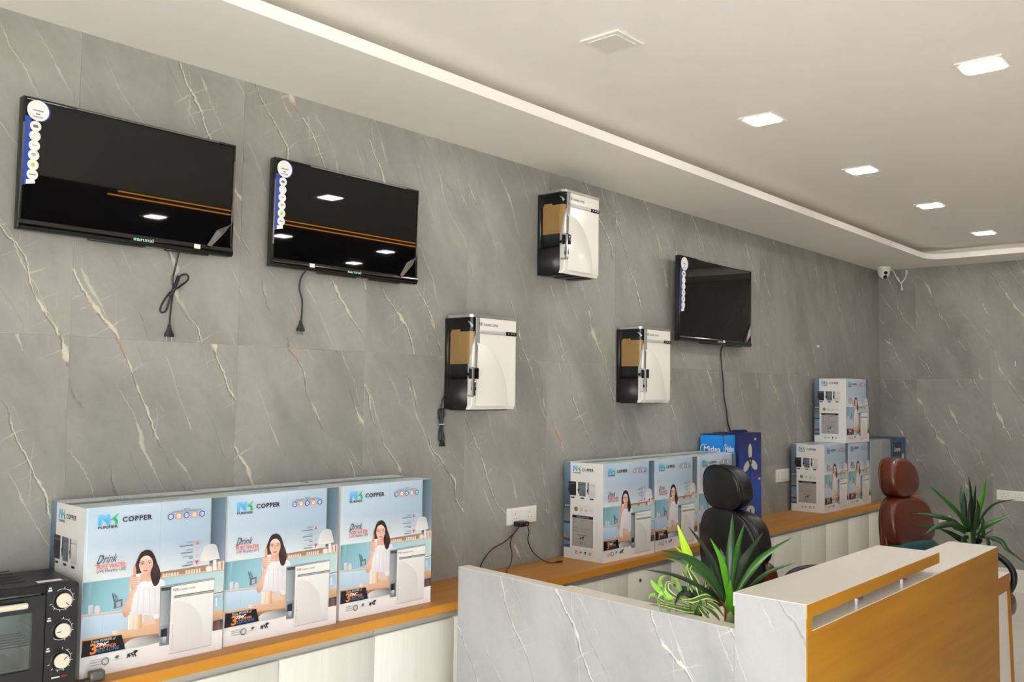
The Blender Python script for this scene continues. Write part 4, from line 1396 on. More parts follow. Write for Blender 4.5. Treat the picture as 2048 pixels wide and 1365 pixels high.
# ------------------------------------------------------------------ wall purifiers
def make_purifier(label):
    """x to the right along the wall, -y into the room, z up; 0.31 wide, 0.18 deep, 0.425 high"""
    W, D, H = 0.312, 0.178, 0.428
    t = thing('water_purifier', label, 'water purifier', (0, 0, 0), 0, 'white water purifiers on the wall')
    # black housing stepping in behind the clear tank
    bm = bmesh.new()
    bm_prism(bm, [(0.006, -0.0008), (0.0, -0.006), (0.0, -0.026), (0.0235, -0.03), (0.0235, -0.148), (W - 0.004, -0.148), (W - 0.004, -0.0008)], 'z', 0.135, H - 0.012)
    bm_prism(bm, [(0.006, -0.0008), (0.0, -0.006), (0.0, -0.15), (W - 0.004, -0.15), (W - 0.004, -0.0008)], 'z', 0.0, 0.135)
    from_bm('housing', bm, M_BLACK, t, autosmooth=30)
    for k in range(3):
        box('foot_rib', (0.02 + k * 0.1, -0.14, -0.005), (0.085 + k * 0.1, -0.02, 0.0015), M_BLACK, t, 0.0015, 1)
    # clear tank: rounded front-left corner, a thin shell
    def tank_outline(ins, x1):
        r = 0.03 - ins * 0.5
        x0, y0, y1 = -0.004 + ins, -D - 0.001 + ins, -0.03
        pts = [(x1, y1), (x0, y1)]
        for k in range(9):
            a = R(180 + 90 * k / 8)
            pts.append((x0 + r + r * math.cos(a), y0 + r + r * math.sin(a)))
        pts.append((x1, y0))
        return pts
    bm = bmesh.new()
    o1 = tank_outline(0, 0.05)
    zs = ((0.138, 0.008), (0.146, 0.0), (H - 0.013, 0.0))
    rings = []
    for z, ins in zs:
        rings.append([bm.verts.new((x, y, z)) for x, y in tank_outline(ins, 0.05)])
    for a, b in zip(rings, rings[1:]):
        for i in range(len(a) - 1):
            bm.faces.new((a[i], a[i + 1], b[i + 1], b[i]))
    bm.faces.new(rings[0])
    from_bm('clear_tank', bm, M_TANK, t, autosmooth=40)
    # brown card packing folded inside the tank, and the grey float valve above it
    prism('card_packing', [(0.0215, -0.036), (0.004, -0.036), (0.002, -0.09), (0.0025, -0.145), (0.007, -0.165), (0.0215, -0.1735)], 'z', 0.205, 0.352, M_BROWNCARD, t)
    prism('card_flap', [(0.008, -0.04), (0.0022, -0.045), (0.0012, -0.088), (0.008, -0.095)], 'z', 0.26, 0.362, M_BROWNCARD, t)
    box('tank_liner', (0.0222, -0.1755, 0.14), (0.0258, -0.148, H - 0.0135), M_BLACK, t)
    tube('float_valve', [(0.02, -0.135, 0.398), (0.021, -0.15, 0.388), (0.022, -0.16, 0.374)], [0.003, 0.004, 0.0065], M_WHITEP, t, 1, 8, False)
    # white front: curved left edge, softly rounded right side
    zl = [(0.0, 0.0), (0.0035, 0.02), (0.004, 0.10), (0.004, 0.19), (0.006, 0.24), (0.010, 0.285), (0.017, 0.315), (0.024, 0.335), (0.026, 0.365), (0.026, H - 0.013)]
    bm = bmesh.new()
    cols = []
    for x, z in zl:
        x = x if z > 0.01 else -0.004
        row = []
        prof = [(x, -0.149), (x, -D + 0.003), (x + 0.003, -D)]
        n = 6
        prof += [(W - 0.022, -D)]
        for k in range(1, n + 1):
            a = R(-90 + 90 * k / n)
            prof.append((W - 0.022 + 0.022 * math.cos(a), -D + 0.022 + 0.022 * math.sin(a)))
        prof += [(W, -0.10), (W - 0.006, -0.085), (W - 0.006, -0.149)]
        sh = 0.0
        for (px_, py_) in prof:
            yy = py_
            if z < 0.01 and py_ < -0.15:
                yy = max(py_, -D) + 0.012 if py_ < -0.16 else py_
            row.append(bm.verts.new((px_, yy, z)))
        cols.append(row)
    for a, b in zip(cols, cols[1:]):
        m_ = len(a)
        for i in range(m_):
            bm.faces.new((a[i], a[(i + 1) % m_], b[(i + 1) % m_], b[i]))
    bm.faces.new(cols[0])
    bm.faces.new(cols[-1][::-1])
    fc = from_bm('front_cover', bm, M_WHITEGLOSS, t, autosmooth=40)
    # quarter-arc swell on the cover
    bm = bmesh.new()
    N = 18
    lo_, hi_ = [], []
    c0 = (0.03, 0.016)
    outer, ring = [], []
    for k in range(N + 1):
        a = R(90 * k / N)
        x = c0[0] + 0.212 * math.cos(a)
        z = c0[1] + 0.285 * math.sin(a)
        ring.append(bm.verts.new((x, -D - 0.0002, z)))
        outer.append(bm.verts.new((c0[0] + 0.198 * math.cos(a), -D - 0.0085, c0[1] + 0.27 * math.sin(a))))
    b0, b1 = bm.verts.new((c0[0], -D - 0.0002, c0[1])), bm.verts.new((c0[0], -D - 0.0006, c0[1] + 0.001))
    for k in range(N):
        bm.faces.new((ring[k], ring[k + 1], outer[k + 1], outer[k]))
        bm.faces.new((outer[k], outer[k + 1], b1))
    from_bm('arc_relief', bm, M_WHITEGLOSS, fc, smooth=True)
    # silver cap over tank and cover
    cap = [(W - 0.004, -0.001), (0.01, -0.001), (0.004, -0.02), (-0.006, -0.03)]
    for k in range(7):
        a = R(180 + 90 * k / 6)
        cap.append((-0.006 + 0.032 + 0.032 * math.cos(a), -D - 0.003 + 0.032 + 0.032 * math.sin(a)))
    for k in range(7):
        a = R(270 + 90 * k / 6)
        cap.append((W + 0.001 - 0.024 + 0.024 * math.cos(a), -D - 0.003 + 0.024 + 0.024 * math.sin(a)))
    prism('top_cap', cap, 'z', H - 0.0125, H, M_SILVER, t, autosmooth=40)
    # chrome bar and its black three-light display
    zb = 0.352
    bm = bmesh.new()
    bm_box(bm, (0.046, -D - 0.006, zb - 0.0085), (0.222, -D + 0.001, zb + 0.0085), 0.003, 2)
    from_bm('handle_bar', bm, M_BAR, t, autosmooth=50)
    d = box('display', (0.2225, -D - 0.005, zb - 0.0095), (0.296, -D + 0.001, zb + 0.0085), M_BLACKGLOSS, t, 0.001, 1)
    for k in range(3):
        box('indicator', (0.236 + k * 0.02, -D - 0.0056, zb - 0.004), (0.245 + k * 0.02, -D - 0.0049, zb + 0.003), M_SILVER, d)
    # tap: black lever on a chrome bracket, spout under it
    tp = box('tap_lever', (-0.040, -D - 0.052, 0.136), (-0.006, -D - 0.020, 0.186), M_BLACKGLOSS, t, 0.004, 2)
    bm = bmesh.new()
    bm_prism(bm, [(-D - 0.056, 0.062), (-D - 0.05, 0.056), (-D - 0.018, 0.06), (-D - 0.018, 0.068), (-D - 0.046, 0.066), (-D - 0.048, 0.07), (-D - 0.048, 0.178), (-D - 0.022, 0.186), (-D - 0.022, 0.19), (-D - 0.05, 0.189), (-D - 0.056, 0.182)], 'x', -0.047, -0.039)
    from_bm('tap_bracket', bm, M_CHROME, tp)
    lathe('spout', [(0.0, 0.062), (0.0085, 0.062), (0.0095, 0.068), (0.0085, 0.085), (0.007, 0.09), (0.0105, 0.095), (0.0105, 0.12), (0.009, 0.128), (0.0, 0.14)], M_CHROME, tp, 14, Matrix.Translation((-0.023, -D - 0.036, 0)))
    lathe('spout_band', [(0.0, 0.086), (0.0115, 0.086), (0.0115, 0.1), (0.0, 0.1)], M_BLACK, tp, 14, Matrix.Translation((-0.023, -D - 0.036, 0)))
    tube('tap_stem', [(-0.022, -D - 0.03, 0.162), (-0.010, -D - 0.005, 0.16), (0.004, -D + 0.016, 0.158)], [0.008, 0.009, 0.0115], M_CHROME, tp, 1, 10, False)
    # words on the cover
    A = Art(0.2, 0.03)
    dk = (74, 76, 80)
    A.text('N', 0.0, 0, 0.024, dk, width=0.015)
    A.text('K', 0.0165, 0, 0.024, dk, width=0.013)
    A.text('PURIFIER COPPER', 0.0325, 0.0, 0.0155, dk, width=0.094, bold=0.01)
    me = A.mesh('logo')
    me.materials.append(M_PRINT)
    lo = bpy.data.objects.new('logo', me)
    lo.rotation_euler = (R(90), 0, 0)
    lo.location = (0.044, -D, 0.379)
    link(lo, t)
    A = Art(0.2, 0.03)
    A.text('Technology Purity', 0, 0, 0.0115, (168, 166, 160), width=0.1)
    me = A.mesh('slogan')
    me.materials.append(M_PRINT)
    lo = bpy.data.objects.new('slogan', me)
    lo.matrix_basis = Matrix.Translation((0.03, -D - 0.0003, 0.03)) @ Matrix.Rotation(R(90), 4, 'X') @ Matrix.Rotation(R(90), 4, 'Z')
    link(lo, t)
    return t
p1 = make_purifier('white water purifier high on the wall, topmost of the three')
p1.location = (3.577, 0, 2.208)
p2 = dup(p1, (2.922, 0, 1.522), 'white water purifier with a tied cord bundle hanging at its left')
p3 = dup(p1, (4.293, 0, 1.553), 'white water purifier just left of the larger right television')
# the tied cord of the nearest purifier
B_ = lambda *q: [tuple(Vector(p) - Vector((2.922, 0, 1.522))) for p in q]
pc = tube('power_cord', B_((2.94, -0.02, 1.60), (2.905, -0.02, 1.575), (2.896, -0.014, 1.53), (2.893, -0.012, 1.49), (2.893, -0.014, 1.44), (2.902, -0.014, 1.40), (2.902, -0.014, 1.375)), 0.0036, M_RUBBER, p2)
bm = bmesh.new()
for dx, dy in ((-0.014, 0.0), (0.013, -0.006), (-0.002, -0.012)):
    bm_tube(bm, catmull(B_((2.893, -0.014, 1.455), (2.893 + dx, -0.016 + dy, 1.49), (2.893 + dx * 1.1, -0.016 + dy, 1.515), (2.893 + dx * 0.3, -0.016 + dy, 1.522), (2.893 - dx * 0.3, -0.016 + dy, 1.505), (2.893, -0.016 + dy, 1.46), (2.893 + dx * 0.6, -0.016 + dy, 1.42), (2.898 + dx, -0.016 + dy, 1.385), (2.9 + dx * 0.2, -0.016 + dy, 1.372), (2.896 - dx * 0.4, -0.016 + dy, 1.40), (2.893, -0.014, 1.45)), 5), 0.0034, 7)
from_bm('cord_bundle', bm, M_RUBBER, pc, smooth=True)
tube('cable_tie', B_((2.885, -0.012, 1.452), (2.887, -0.03, 1.453), (2.899, -0.032, 1.454), (2.903, -0.012, 1.455)), 0.0016, M_WHITEP, pc, 3, 5)
plug(p2, B_((2.906, -0.014, 1.392))[0], M_RUBBER, 0.95)

# ------------------------------------------------------------------ switch plates, charger, wall bits
def switch_plate(label, w, h, kinds, at, rz=0.0):
    t = thing('switch_plate', label, 'switch plate', at, rz, 'white wall switch plates')
    box('cover_plate', (0, -0.009, 0), (w, 0, h), M_WHITEP, t, 0.0025, 2)
    n = len(kinds)
    mw, gap = w * 0.205, w * 0.245
    for k, kd in enumerate(kinds):
        x = w / 2 + (k - (n - 1) / 2) * gap - mw / 2
        bm = bmesh.new()
        bm_box(bm, (x, -0.0115, h * 0.2), (x + mw, -0.008, h * 0.8), 0.0012, 1)
        if kd == 's':
            r_ = from_bm('rocker', bm, M_WHITEP, t)
            r_.rotation_euler = (0, 0, 0)
            box('rocker_gap', (x - 0.0012, -0.0094, h * 0.19), (x + mw + 0.0012, -0.0088, h * 0.81), M_RAIL, t)
        else:
            so = from_bm('socket', bm, M_WHITEP, t)
            box('socket_gap', (x - 0.0012, -0.0094, h * 0.19), (x + mw + 0.0012, -0.0088, h * 0.81), M_RAIL, t)
            cx = x + mw / 2
            bm = bmesh.new()
            bm_box(bm, (cx - 0.0015, -0.012, h * 0.58), (cx + 0.0015, -0.0112, h * 0.70))
            for dx in (-0.011, 0.011):
                bm_box(bm, (cx + dx - 0.002, -0.012, h * 0.33), (cx + dx + 0.002, -0.0112, h * 0.39))
            from_bm('pin_holes', bm, M_BLACK, so)
    return t
switch_plate('white plate of two sockets and a switch with the phone charger plugged in', 0.222, 0.082, 'ksk', (3.366, 0, 0.947))
switch_plate('white plate of three switches beside the corner stack of cartons', 0.222, 0.094, 'sss', (6.34, 0, 0.962))
switch_plate('white plate of two sockets and a switch on the end wall by the potted plant', 0.232, 0.082, 'ksk', (8.5, -0.962, 0.752), R(-90))
switch_plate('small white socket on the end wall behind the potted plant leaves', 0.10, 0.075, 'k', (8.5, -0.50, 0.50), R(-90))
t = thing('phone_charger', 'black charger plugged into the wall plate with three thin black cables', 'charger', (3.43, -0.0125, 0.955))
bm = bmesh.new()
bm_box(bm, (-0.026, -0.052, -0.014), (0.04, 0.0, 0.010), 0.008, 3)
from_bm('adapter', bm, M_BLACK, t, autosmooth=45)
lathe('pilot_light', [(0, 0), (0.006, 0), (0.006, 0.001), (0, 0.001)], mat('red_lens', (170, 40, 44), 0.3), t, 10, Matrix.Translation((0.018, -0.052, -0.003)) @ Matrix.Rotation(R(90), 4, 'X'))
C_ = lambda *q: [tuple(Vector(p) - Vector((3.43, -0.0125, 0.955))) for p in q]
tube('cable', C_((3.412, -0.05, 0.948), (3.39, -0.035, 0.915), (3.33, -0.02, 0.872), (3.25, -0.018, 0.85), (3.18, -0.02, 0.80), (3.15, -0.025, CT + 0.006), (3.12, -0.05, CT + 0.003)), 0.0026, M_RUBBER, t)
tube('cable', C_((3.412, -0.05, 0.946), (3.385, -0.03, 0.905), (3.375, -0.02, 0.86), (3.39, -0.02, 0.81), (3.37, -0.03, 0.765), (3.31, -0.06, CT + 0.003), (3.26, -0.1, CT + 0.003)), 0.0024, M_RUBBER, t)
tube('cable', C_((3.468, -0.05, 0.945), (3.50, -0.035, 0.905), (3.505, -0.025, 0.86), (3.54, -0.03, 0.80), (3.575, -0.06, CT + 0.018), (3.60, -0.09, CT + 0.003), (3.635, -0.105, CT + 0.003)), 0.0024, M_RUBBER, t)
tube('cable_end', C_((3.632, -0.104, CT + 0.0045), (3.665, -0.117, CT + 0.0045)), 0.0045, M_RUBBER, t, 1, 8, False)
tag(box('wall_sticker', (7.10, -0.0012, 1.995), (7.15, -0.0002, 2.014), M_CARD), 'tiny white paper sticker high on the grey wall above the corner stack', 'sticker')
tag(box('tape_scrap', (8.4985, -1.124, 1.875), (8.4996, -1.118, 1.92), M_CARD), 'tiny upright scrap of white tape on the end wall', 'sticker')

# dome camera in the ceiling corner
t = thing('security_camera', 'white dome security camera under the soffit in the room corner', 'camera', (8.27, -0.13, ZS))
RX = Matrix.Rotation(R(0), 4, 'X')
lathe('mount_base', [(0.0, 0.0), (0.062, 0.0), (0.062, -0.012), (0.056, -0.03), (0.0, -0.03)], M_WHITEP, t, 24)
dome = lathe('dome', [(0.0, -0.03), (0.055, -0.03), (0.053, -0.05), (0.046, -0.074), (0.032, -0.092), (0.014, -0.101), (0.0, -0.103)], M_WHITEP, t, 24)
aim = Vector((-0.72, -0.52, -0.5)).normalized()
for off, r_ in ((0.019, 0.0155), (-0.019, 0.0165)):
    up = (Vector((0, 0, 1)) - aim * aim.z).normalized()
    c_ = Vector((0, 0, -0.05)) + aim * 0.0475 + up * off
    q = aim.to_track_quat('Z', 'Y').to_matrix().to_4x4()
    lathe('lens', [(0, -0.012), (r_, -0.012), (r_, 0.004), (r_ * 0.6, 0.006), (0, 0.006)], M_BLACKGLOSS, t, 16, Matrix.Translation(c_) @ q)
tube('cable', [(0.05, -0.02, -0.012), (0.09, -0.05, -0.03), (0.13, -0.06, -0.07), (0.17, -0.075, -0.115), (0.185, -0.085, -0.128), (0.19, -0.10, -0.115), (0.20, -0.12, -0.08), (0.205, -0.128, -0.04), (0.205, -0.13, -0.022)], 0.0055, M_WHITEP, t)
tube('cable_plug', [(0.205, -0.129, -0.052), (0.205, -0.13, -0.012)], 0.0105, M_WHITEP, t, 1, 8, False)
tube('cable_splice', [(0.145, -0.066, -0.085), (0.168, -0.075, -0.113)], 0.009, M_WHITEP, t, 1, 8, False)
tube('cable_tail', [(0.183, -0.085, -0.126), (0.19, -0.088, -0.15), (0.19, -0.09, -0.18)], 0.0055, M_WHITEP, t)
tube('tail_plug', [(0.19, -0.09, -0.172), (0.191, -0.09, -0.20)], 0.009, M_WHITEP, t, 1, 8, False)

# ------------------------------------------------------------------ toaster oven
t = thing('toaster_oven', 'black toaster oven with three cream knobs at the left end of the counter', 'toaster oven', (0.719, 0.079, CT), R(-6))
OW, OH, F0, B0 = 0.487, 0.300, -0.345, -0.11
bm = bmesh.new()
def wall_slab(lo, hi):
    bm_box(bm, lo, hi, 0.0)
z0 = 0.016
wall_slab((0, F0 + 0.022, z0), (0.006, B0, OH - 0.012))
wall_slab((OW - 0.006, F0 + 0.022, z0), (OW, B0, OH - 0.012))
wall_slab((0, F0 + 0.022, z0), (OW, B0, z0 + 0.006))
wall_slab((0, B0 - 0.006, z0), (OW, B0, OH - 0.006))
wall_slab((OW - 0.088, F0 + 0.022, z0), (OW - 0.082, B0, OH - 0.012))
from_bm('body', bm, M_BLACK, t)
bm = bmesh.new()
top = [(0, OH - 0.014), (0.004, OH - 0.005), (0.014, OH), (OW - 0.014, OH), (OW - 0.004, OH - 0.005), (OW, OH - 0.014), (OW - 0.01, OH - 0.016), (0.01, OH - 0.016)]
bm_prism(bm, top, 'y', F0 + 0.01, B0)
tp = from_bm('top_cover', bm, M_BLACK, t, autosmooth=40)
for k in range(5):
    box('vent_slot', (0.04, F0 + 0.075 + k * 0.045, OH - 0.0005), (OW - 0.12, F0 + 0.081 + k * 0.045, OH + 0.0016), M_DARKGAP, tp)
box('paper_label', (OW - 0.1, F0 + 0.03, OH), (OW - 0.035, F0 + 0.055, OH + 0.0008), M_CARD, t)
bm = bmesh.new()
for lo, hi in (((0.006, -0.305, z0 + 0.006), (OW - 0.089, B0 - 0.006, z0 + 0.008)), ((0.006, B0 - 0.010, z0 + 0.008), (OW - 0.089, B0 - 0.008, OH - 0.02)),
               ((0.006, -0.305, z0 + 0.008), (0.008, B0 - 0.010, OH - 0.02)), ((OW - 0.091, -0.305, z0 + 0.008), (OW - 0.089, B0 - 0.010, OH - 0.02)), ((0.006, -0.305, OH - 0.02), (OW - 0.089, B0 - 0.010, OH - 0.018))):
    bm_box(bm, lo, hi)
from_bm('cavity', bm, M_OVENIN, t)
# front frame, control face, door
bm = bmesh.new()
fr = rounded_rect(0, z0 - 0.004, OW, OH - 0.001, 0.016, 5)
inner = [(0.012, z0 + 0.008), (OW - 0.089, z0 + 0.008), (OW - 0.089, OH - 0.022), (0.012, OH - 0.022)]
bm_prism(bm, rounded_rect(OW - 0.085, z0 - 0.004, OW, OH - 0.001, 0.012, 4), 'y', F0, F0 + 0.024)
cp = from_bm('control_panel', bm, M_BLACK, t, autosmooth=40)
box('top_rail', (0, F0 + 0.004, OH - 0.024), (OW - 0.084, F0 + 0.024, OH - 0.002), M_BLACK, t, 0.003, 2)
dr = thing_door = bpy.data.objects.new('door', None)
bm = bmesh.new()
for lo, hi in (((0.004, F0, z0), (0.038, F0 + 0.016, OH - 0.03)), ((OW - 0.12, F0, z0), (OW - 0.0875, F0 + 0.016, OH - 0.03)),
               ((0.038, F0, z0), (OW - 0.12, F0 + 0.016, z0 + 0.052)), ((0.038, F0, OH - 0.074), (OW - 0.12, F0 + 0.016, OH - 0.03))):
    bm_box(bm, lo, hi)
bpy.data.objects.remove(dr)
dr = from_bm('door', bm, M_BLACK, t)
box('glass', (0.036, F0 + 0.005, z0 + 0.05), (OW - 0.118, F0 + 0.009, OH - 0.072), M_OVENGLASS, dr)
hb = bmesh.new()
bm_box(hb, (0.06, F0 - 0.030, OH - 0.056), (OW - 0.138, F0 - 0.016, OH - 0.040), 0.006, 3)
hd = from_bm('handle', hb, M_KNOB, dr, autosmooth=50)
for x in (0.075, OW - 0.16):
    box('handle_post', (x, F0 - 0.018, OH - 0.055), (x + 0.014, F0 + 0.001, OH - 0.041), M_BLACK, dr)
# rack and tray inside
bm = bmesh.new()
zr = 0.125
for y in [-0.29 + 0.03 * k for k in range(7)]:
    bm_tube(bm, [Vector((0.012, y, zr)), Vector((OW - 0.094, y, zr))], 0.0018, 6)
for x in (0.012, 0.19, OW - 0.094):
    bm_tube(bm, [Vector((x, -0.298, zr)), Vector((x, B0 - 0.012, zr))], 0.0022, 6)
from_bm('rack', bm, M_CHROME, t)
box('baking_tray', (0.02, -0.285, 0.06), (OW - 0.13, -0.115, 0.066), M_STEEL, t, 0.002, 1)
bm = bmesh.new()
for z in (0.085, 0.15, 0.215):
    bm_box(bm, (OW - 0.0945, -0.29, z), (OW - 0.091, -0.11, z + 0.012))
from_bm('rack_guide', bm, M_CHROME, t)
for y in (-0.12, -0.22):
    tube('heating_rod', [(0.02, y, OH - 0.04), (OW - 0.13, y, OH - 0.04)], 0.004, M_STEEL, t, 1, 8, False)
# knobs with printed dials
A = Art(0.085, OH)
for k, z in enumerate((0.252, 0.168, 0.084)):
    cx, cy = 0.041, z
    A.ring(cx, cy, 0.030, 0.0016, (206, 206, 202), 20, -150 + 20 * k, 120 - 30 * k)
    for q in range(9):
        a = R(-160 + 30 * q)
        if k == 1 and q < 3:
            continue
        A.line([(cx + 0.0285 * math.cos(a), cy + 0.0285 * math.sin(a)), (cx + 0.0345 * math.cos(a), cy + 0.0345 * math.sin(a))], 0.0018, (212, 212, 208), False, 1)
    A.rect(0.003, z + 0.026, 0.014, z + 0.031, (206, 206, 202))
    A.rect(0.005, z + 0.033, 0.012, z + 0.037, (206, 206, 202))
A.rect(0.02, 0.034, 0.042, 0.038, (220, 220, 216))
A.rect(0.046, 0.033, 0.062, 0.040, (120, 26, 26))
me = A.mesh('dial_print')
me.materials.append(M_PRINT)
dp = bpy.data.objects.new('dial_print', me)
dp.rotation_euler = (R(90), 0, 0)
dp.location = (OW - 0.085, F0, 0)
link(dp, cp)
for k, z in enumerate((0.252, 0.168, 0.084)):
    mt = Matrix.Translation((OW - 0.085 + 0.041, F0, z)) @ Matrix.Rotation(R(90), 4, 'X')
    kn = lathe('knob', [(0, 0), (0.026, 0), (0.026, 0.004), (0.0225, 0.007), (0.021, 0.018), (0.0, 0.018)], M_BLACK, t, 24, mt)
    lathe('knob_cap', [(0.0, 0.017), (0.0205, 0.017), (0.0205, 0.022), (0.019, 0.0235), (0, 0.0235)], M_KNOB, kn, 24, mt)
    a = (230, 350, 140)[k]
    box('pointer', (-0.001, -0.0012, -0.017), (0.001, 0.0, -0.006), M_BLACK, kn).matrix_basis = Matrix.Translation((OW - 0.085 + 0.041, F0 - 0.0236, z)) @ Matrix.Rotation(R(a - 270), 4, 'Y')
for x, y in ((0.04, F0 + 0.05), (OW - 0.04, F0 + 0.05), (0.04, B0 - 0.03), (OW - 0.04, B0 - 0.03)):
    lathe('foot', [(0, 0), (0.014, 0), (0.016, z0), (0, z0)], M_RUBBER, t, 12, Matrix.Translation((x, y, 0)))
cb = tube('power_cord', [(0.30, F0 + 0.05, 0.006), (0.42, F0 + 0.012, 0.006), (0.485, F0 + 0.012, 0.006), (0.53, F0 + 0.010, 0.012)], 0.0042, M_RUBBER, t)
bm = bmesh.new()
bm_box(bm, (0.528, F0 + 0.0, 0.0005), (0.572, F0 + 0.03, 0.03), 0.009, 3)
from_bm('plug', bm, mat('grey_plug', (86, 88, 84), 0.4), cb, autosmooth=50)

# ------------------------------------------------------------------ reception desk
DX0, DX1, DYF = 2.428, 4.42, -1.940
t = thing('reception_desk', 'reception desk with orange wood front, white tops and grey stone end', 'desk')
desk = t
box('end_panel', (DX0, DYF + 0.002, 0), (DX0 + 0.036, -1.724, 1.0285), M_DESKSTONE, t)
box('corner_post', (DX0 + 0.001, DYF - 0.0015, 0), (DX0 + 0.034, DYF + 0.002, 0.992), M_DESKWOOD, t)
box('front_panel', (DX0 + 0.034, DYF, 0), (DX1, DYF + 0.02, 0.952), M_DESKWOOD, t)
box('body_top', (DX0 + 0.034, DYF + 0.0005, 0.952), (DX1 - 0.001, -1.742, 0.9545), M_WHITELAM, t)
box('body_carcass', (DX0 + 0.036, DYF + 0.02, 0.0), (DX1 - 0.02, -1.745, 0.952), M_WHITELAM, t)
box('body_end', (DX1 - 0.02, DYF + 0.02, 0.0), (DX1, -1.742, 0.952), M_DESKWOOD, t)
box('transaction_top', (DX0 + 0.0005, DYF + 0.001, 0.992), (3.594, -1.72, 1.0285), M_WHITELAM, t)
box('top_sheet', (DX0, DYF - 0.0005, 1.0285), (3.5945, -1.7195, 1.0305), M_WHITELAM, t)
box('edge_band', (DX0 + 0.001, DYF - 0.0018, 0.9915), (3.594, DYF + 0.001, 1.0288), M_DESKWOOD, t)
for x in (2.95, 3.375):
    lathe('stand_off', [(0.0, 0.9546), (0.021, 0.9546), (0.021, 0.9575), (0.0155, 0.9585), (0.0155, 0.9885), (0.019, 0.9895), (0.019, 0.992), (0, 0.992)], M_CHROME, t, 20, Matrix.Translation((x, -1.875, 0)))
# lower working top behind and the return at the right end
box('work_top', (2.79, -1.741, 0.722), (4.99, -1.18, 0.75), M_WHITELAM, t)
RF = -1.852
box('return_top', (DX1 + 0.001, RF, 0.7235), (4.992, -1.742, 0.75), M_WHITELAM, t)
bm = bmesh.new()
bm_prism(bm, [(DX1 + 0.001, 0.7235), (4.992, 0.7235), (4.9915, 0.75), (DX1 + 0.001, 0.75)], 'y', RF - 0.002, RF)
bm_prism(bm, [(DX1 + 0.001, 0.672), (4.9625, 0.672), (4.9625, 0.7235), (DX1 + 0.001, 0.7235)], 'y', RF - 0.002, RF + 0.018)
from_bm('return_edge', bm, M_DESKWOOD, t)
prism('return_side', [(4.962, 0.7235), (4.992, 0.7235), (5.075, 0.0), (5.045, 0.0)], 'y', RF - 0.002, -1.19, M_DESKWOOD, t)
prism('return_front', [(DX1 + 0.001, 0.672), (4.967, 0.672), (5.044, 0.0), (DX1 + 0.001, 0.0)], 'y', RF + 0.006, RF + 0.018, M_WHITELAM, t)

# ------------------------------------------------------------------ low stone partition with the plant trough
t = thing('planter_partition', 'low pale grey marble partition with a plant trough, running from desk to counter', 'partition', (2.430, -1.7235, 0))
pl = Vector((2.534 - 2.430, -0.498 + 1.7235, 0))
t.rotation_euler = (0, 0, -math.atan2(pl.x, pl.y))
PLEN = pl.length
PT = 0.925
def pbox(name, lo, hi, m, **k):
    return box(name, lo, hi, m, t, **k)
pbox('front_panel', (0.0, 0.0, 0.0), (0.004, PLEN, PT), M_DESKSTONE)
pbox('core', (0.004, 0.0, 0.0), (0.05, PLEN - 0.001, PT - 0.002), M_WHITELAM)
pbox('cap_strip', (0.0005, 0.0, PT - 0.002), (0.052, PLEN, PT + 0.001), M_WHITELAM)
pbox('trough_rim', (0.052, 0.36, 0.0), (0.088, 0.72, PT - 0.001), M_WHITELAM)
pbox('trough_end', (0.052, 0.69, 0.0), (0.26, 0.72, 0.80), M_WHITELAM)
pbox('trough_back', (0.26, 0.03, 0.0), (0.28, 0.72, 0.80), M_WHITELAM)
pbox('soil', (0.052, 0.03, 0.62), (0.26, 0.69, 0.78), M_SOIL)
M_TR = t.matrix_basis.copy()

# ------------------------------------------------------------------ plants
def leaf(name, pts, width, key, parent, origin, kind='strap', seed=0):
    rnd = random.Random(seed)
    P = catmull([Vector(p) - origin for p in pts], 5)
    n = len(P)
    view = Vector((-0.74, -0.62, 0.25))
    ang = rnd.uniform(-0.5, 0.5)
    bm = bmesh.new()
    uvl = bm.loops.layers.uv.new('UVMap')
    top, bot = [], []
    for i, p in enumerate(P):
        t_ = i / (n - 1)
        T = (P[min(i + 1, n - 1)] - P[max(i - 1, 0)]).normalized()
        side = T.cross(view).normalized()
        side = Matrix.Rotation(ang + 0.25 * math.sin(3 * t_ + seed), 3, T) @ side
        nr = side.cross(T).normalized()
        if kind == 'strap':
            w = (0.42 + 0.58 * min(1, t_ / 0.35)) * max(0.0, 1 - max(0, (t_ - 0.45) / 0.55) ** 1.7)
        elif kind == 'heart':
            w = math.sin(math.pi * min(1, t_ ** 0.6)) ** 0.8 if t_ > 0 else 0.1
        else:
            w = 0.8
        w = max(w, 0.04) * width / 2
        fold = w * 0.28
        row = [p - side * w + nr * fold, p, p + side * w + nr * fold]
        top.append([bm.verts.new(q) for q in row])
        bot.append([bm.verts.new(q - nr * 0.0007) for q in row])
    def quad(a, b, c, d, us):
        f = bm.faces.new((a, b, c, d))
        for l_, u_ in zip(f.loops, us):
            l_[uvl].uv = (u_, 0.5)
    for i in range(n - 1):
        for k in range(2):
            u0, u1 = k * 0.5, k * 0.5 + 0.5
            quad(top[i][k], top[i][k + 1], top[i + 1][k + 1], top[i + 1][k], (u0, u1, u1, u0))
            quad(bot[i][k + 1], bot[i][k], bot[i + 1][k], bot[i + 1][k + 1], (u1, u0, u0, u1))
        quad(top[i][0], top[i + 1][0], bot[i + 1][0], bot[i][0], (0, 0, 0, 0))
        quad(top[i + 1][2], top[i][2], bot[i][2], bot[i + 1][2], (1, 1, 1, 1))
    me = bpy.data.meshes.new(name)
    bm.to_mesh(me)
    bm.free()
    return finish(name, me, LEAF[key], parent, smooth=True)
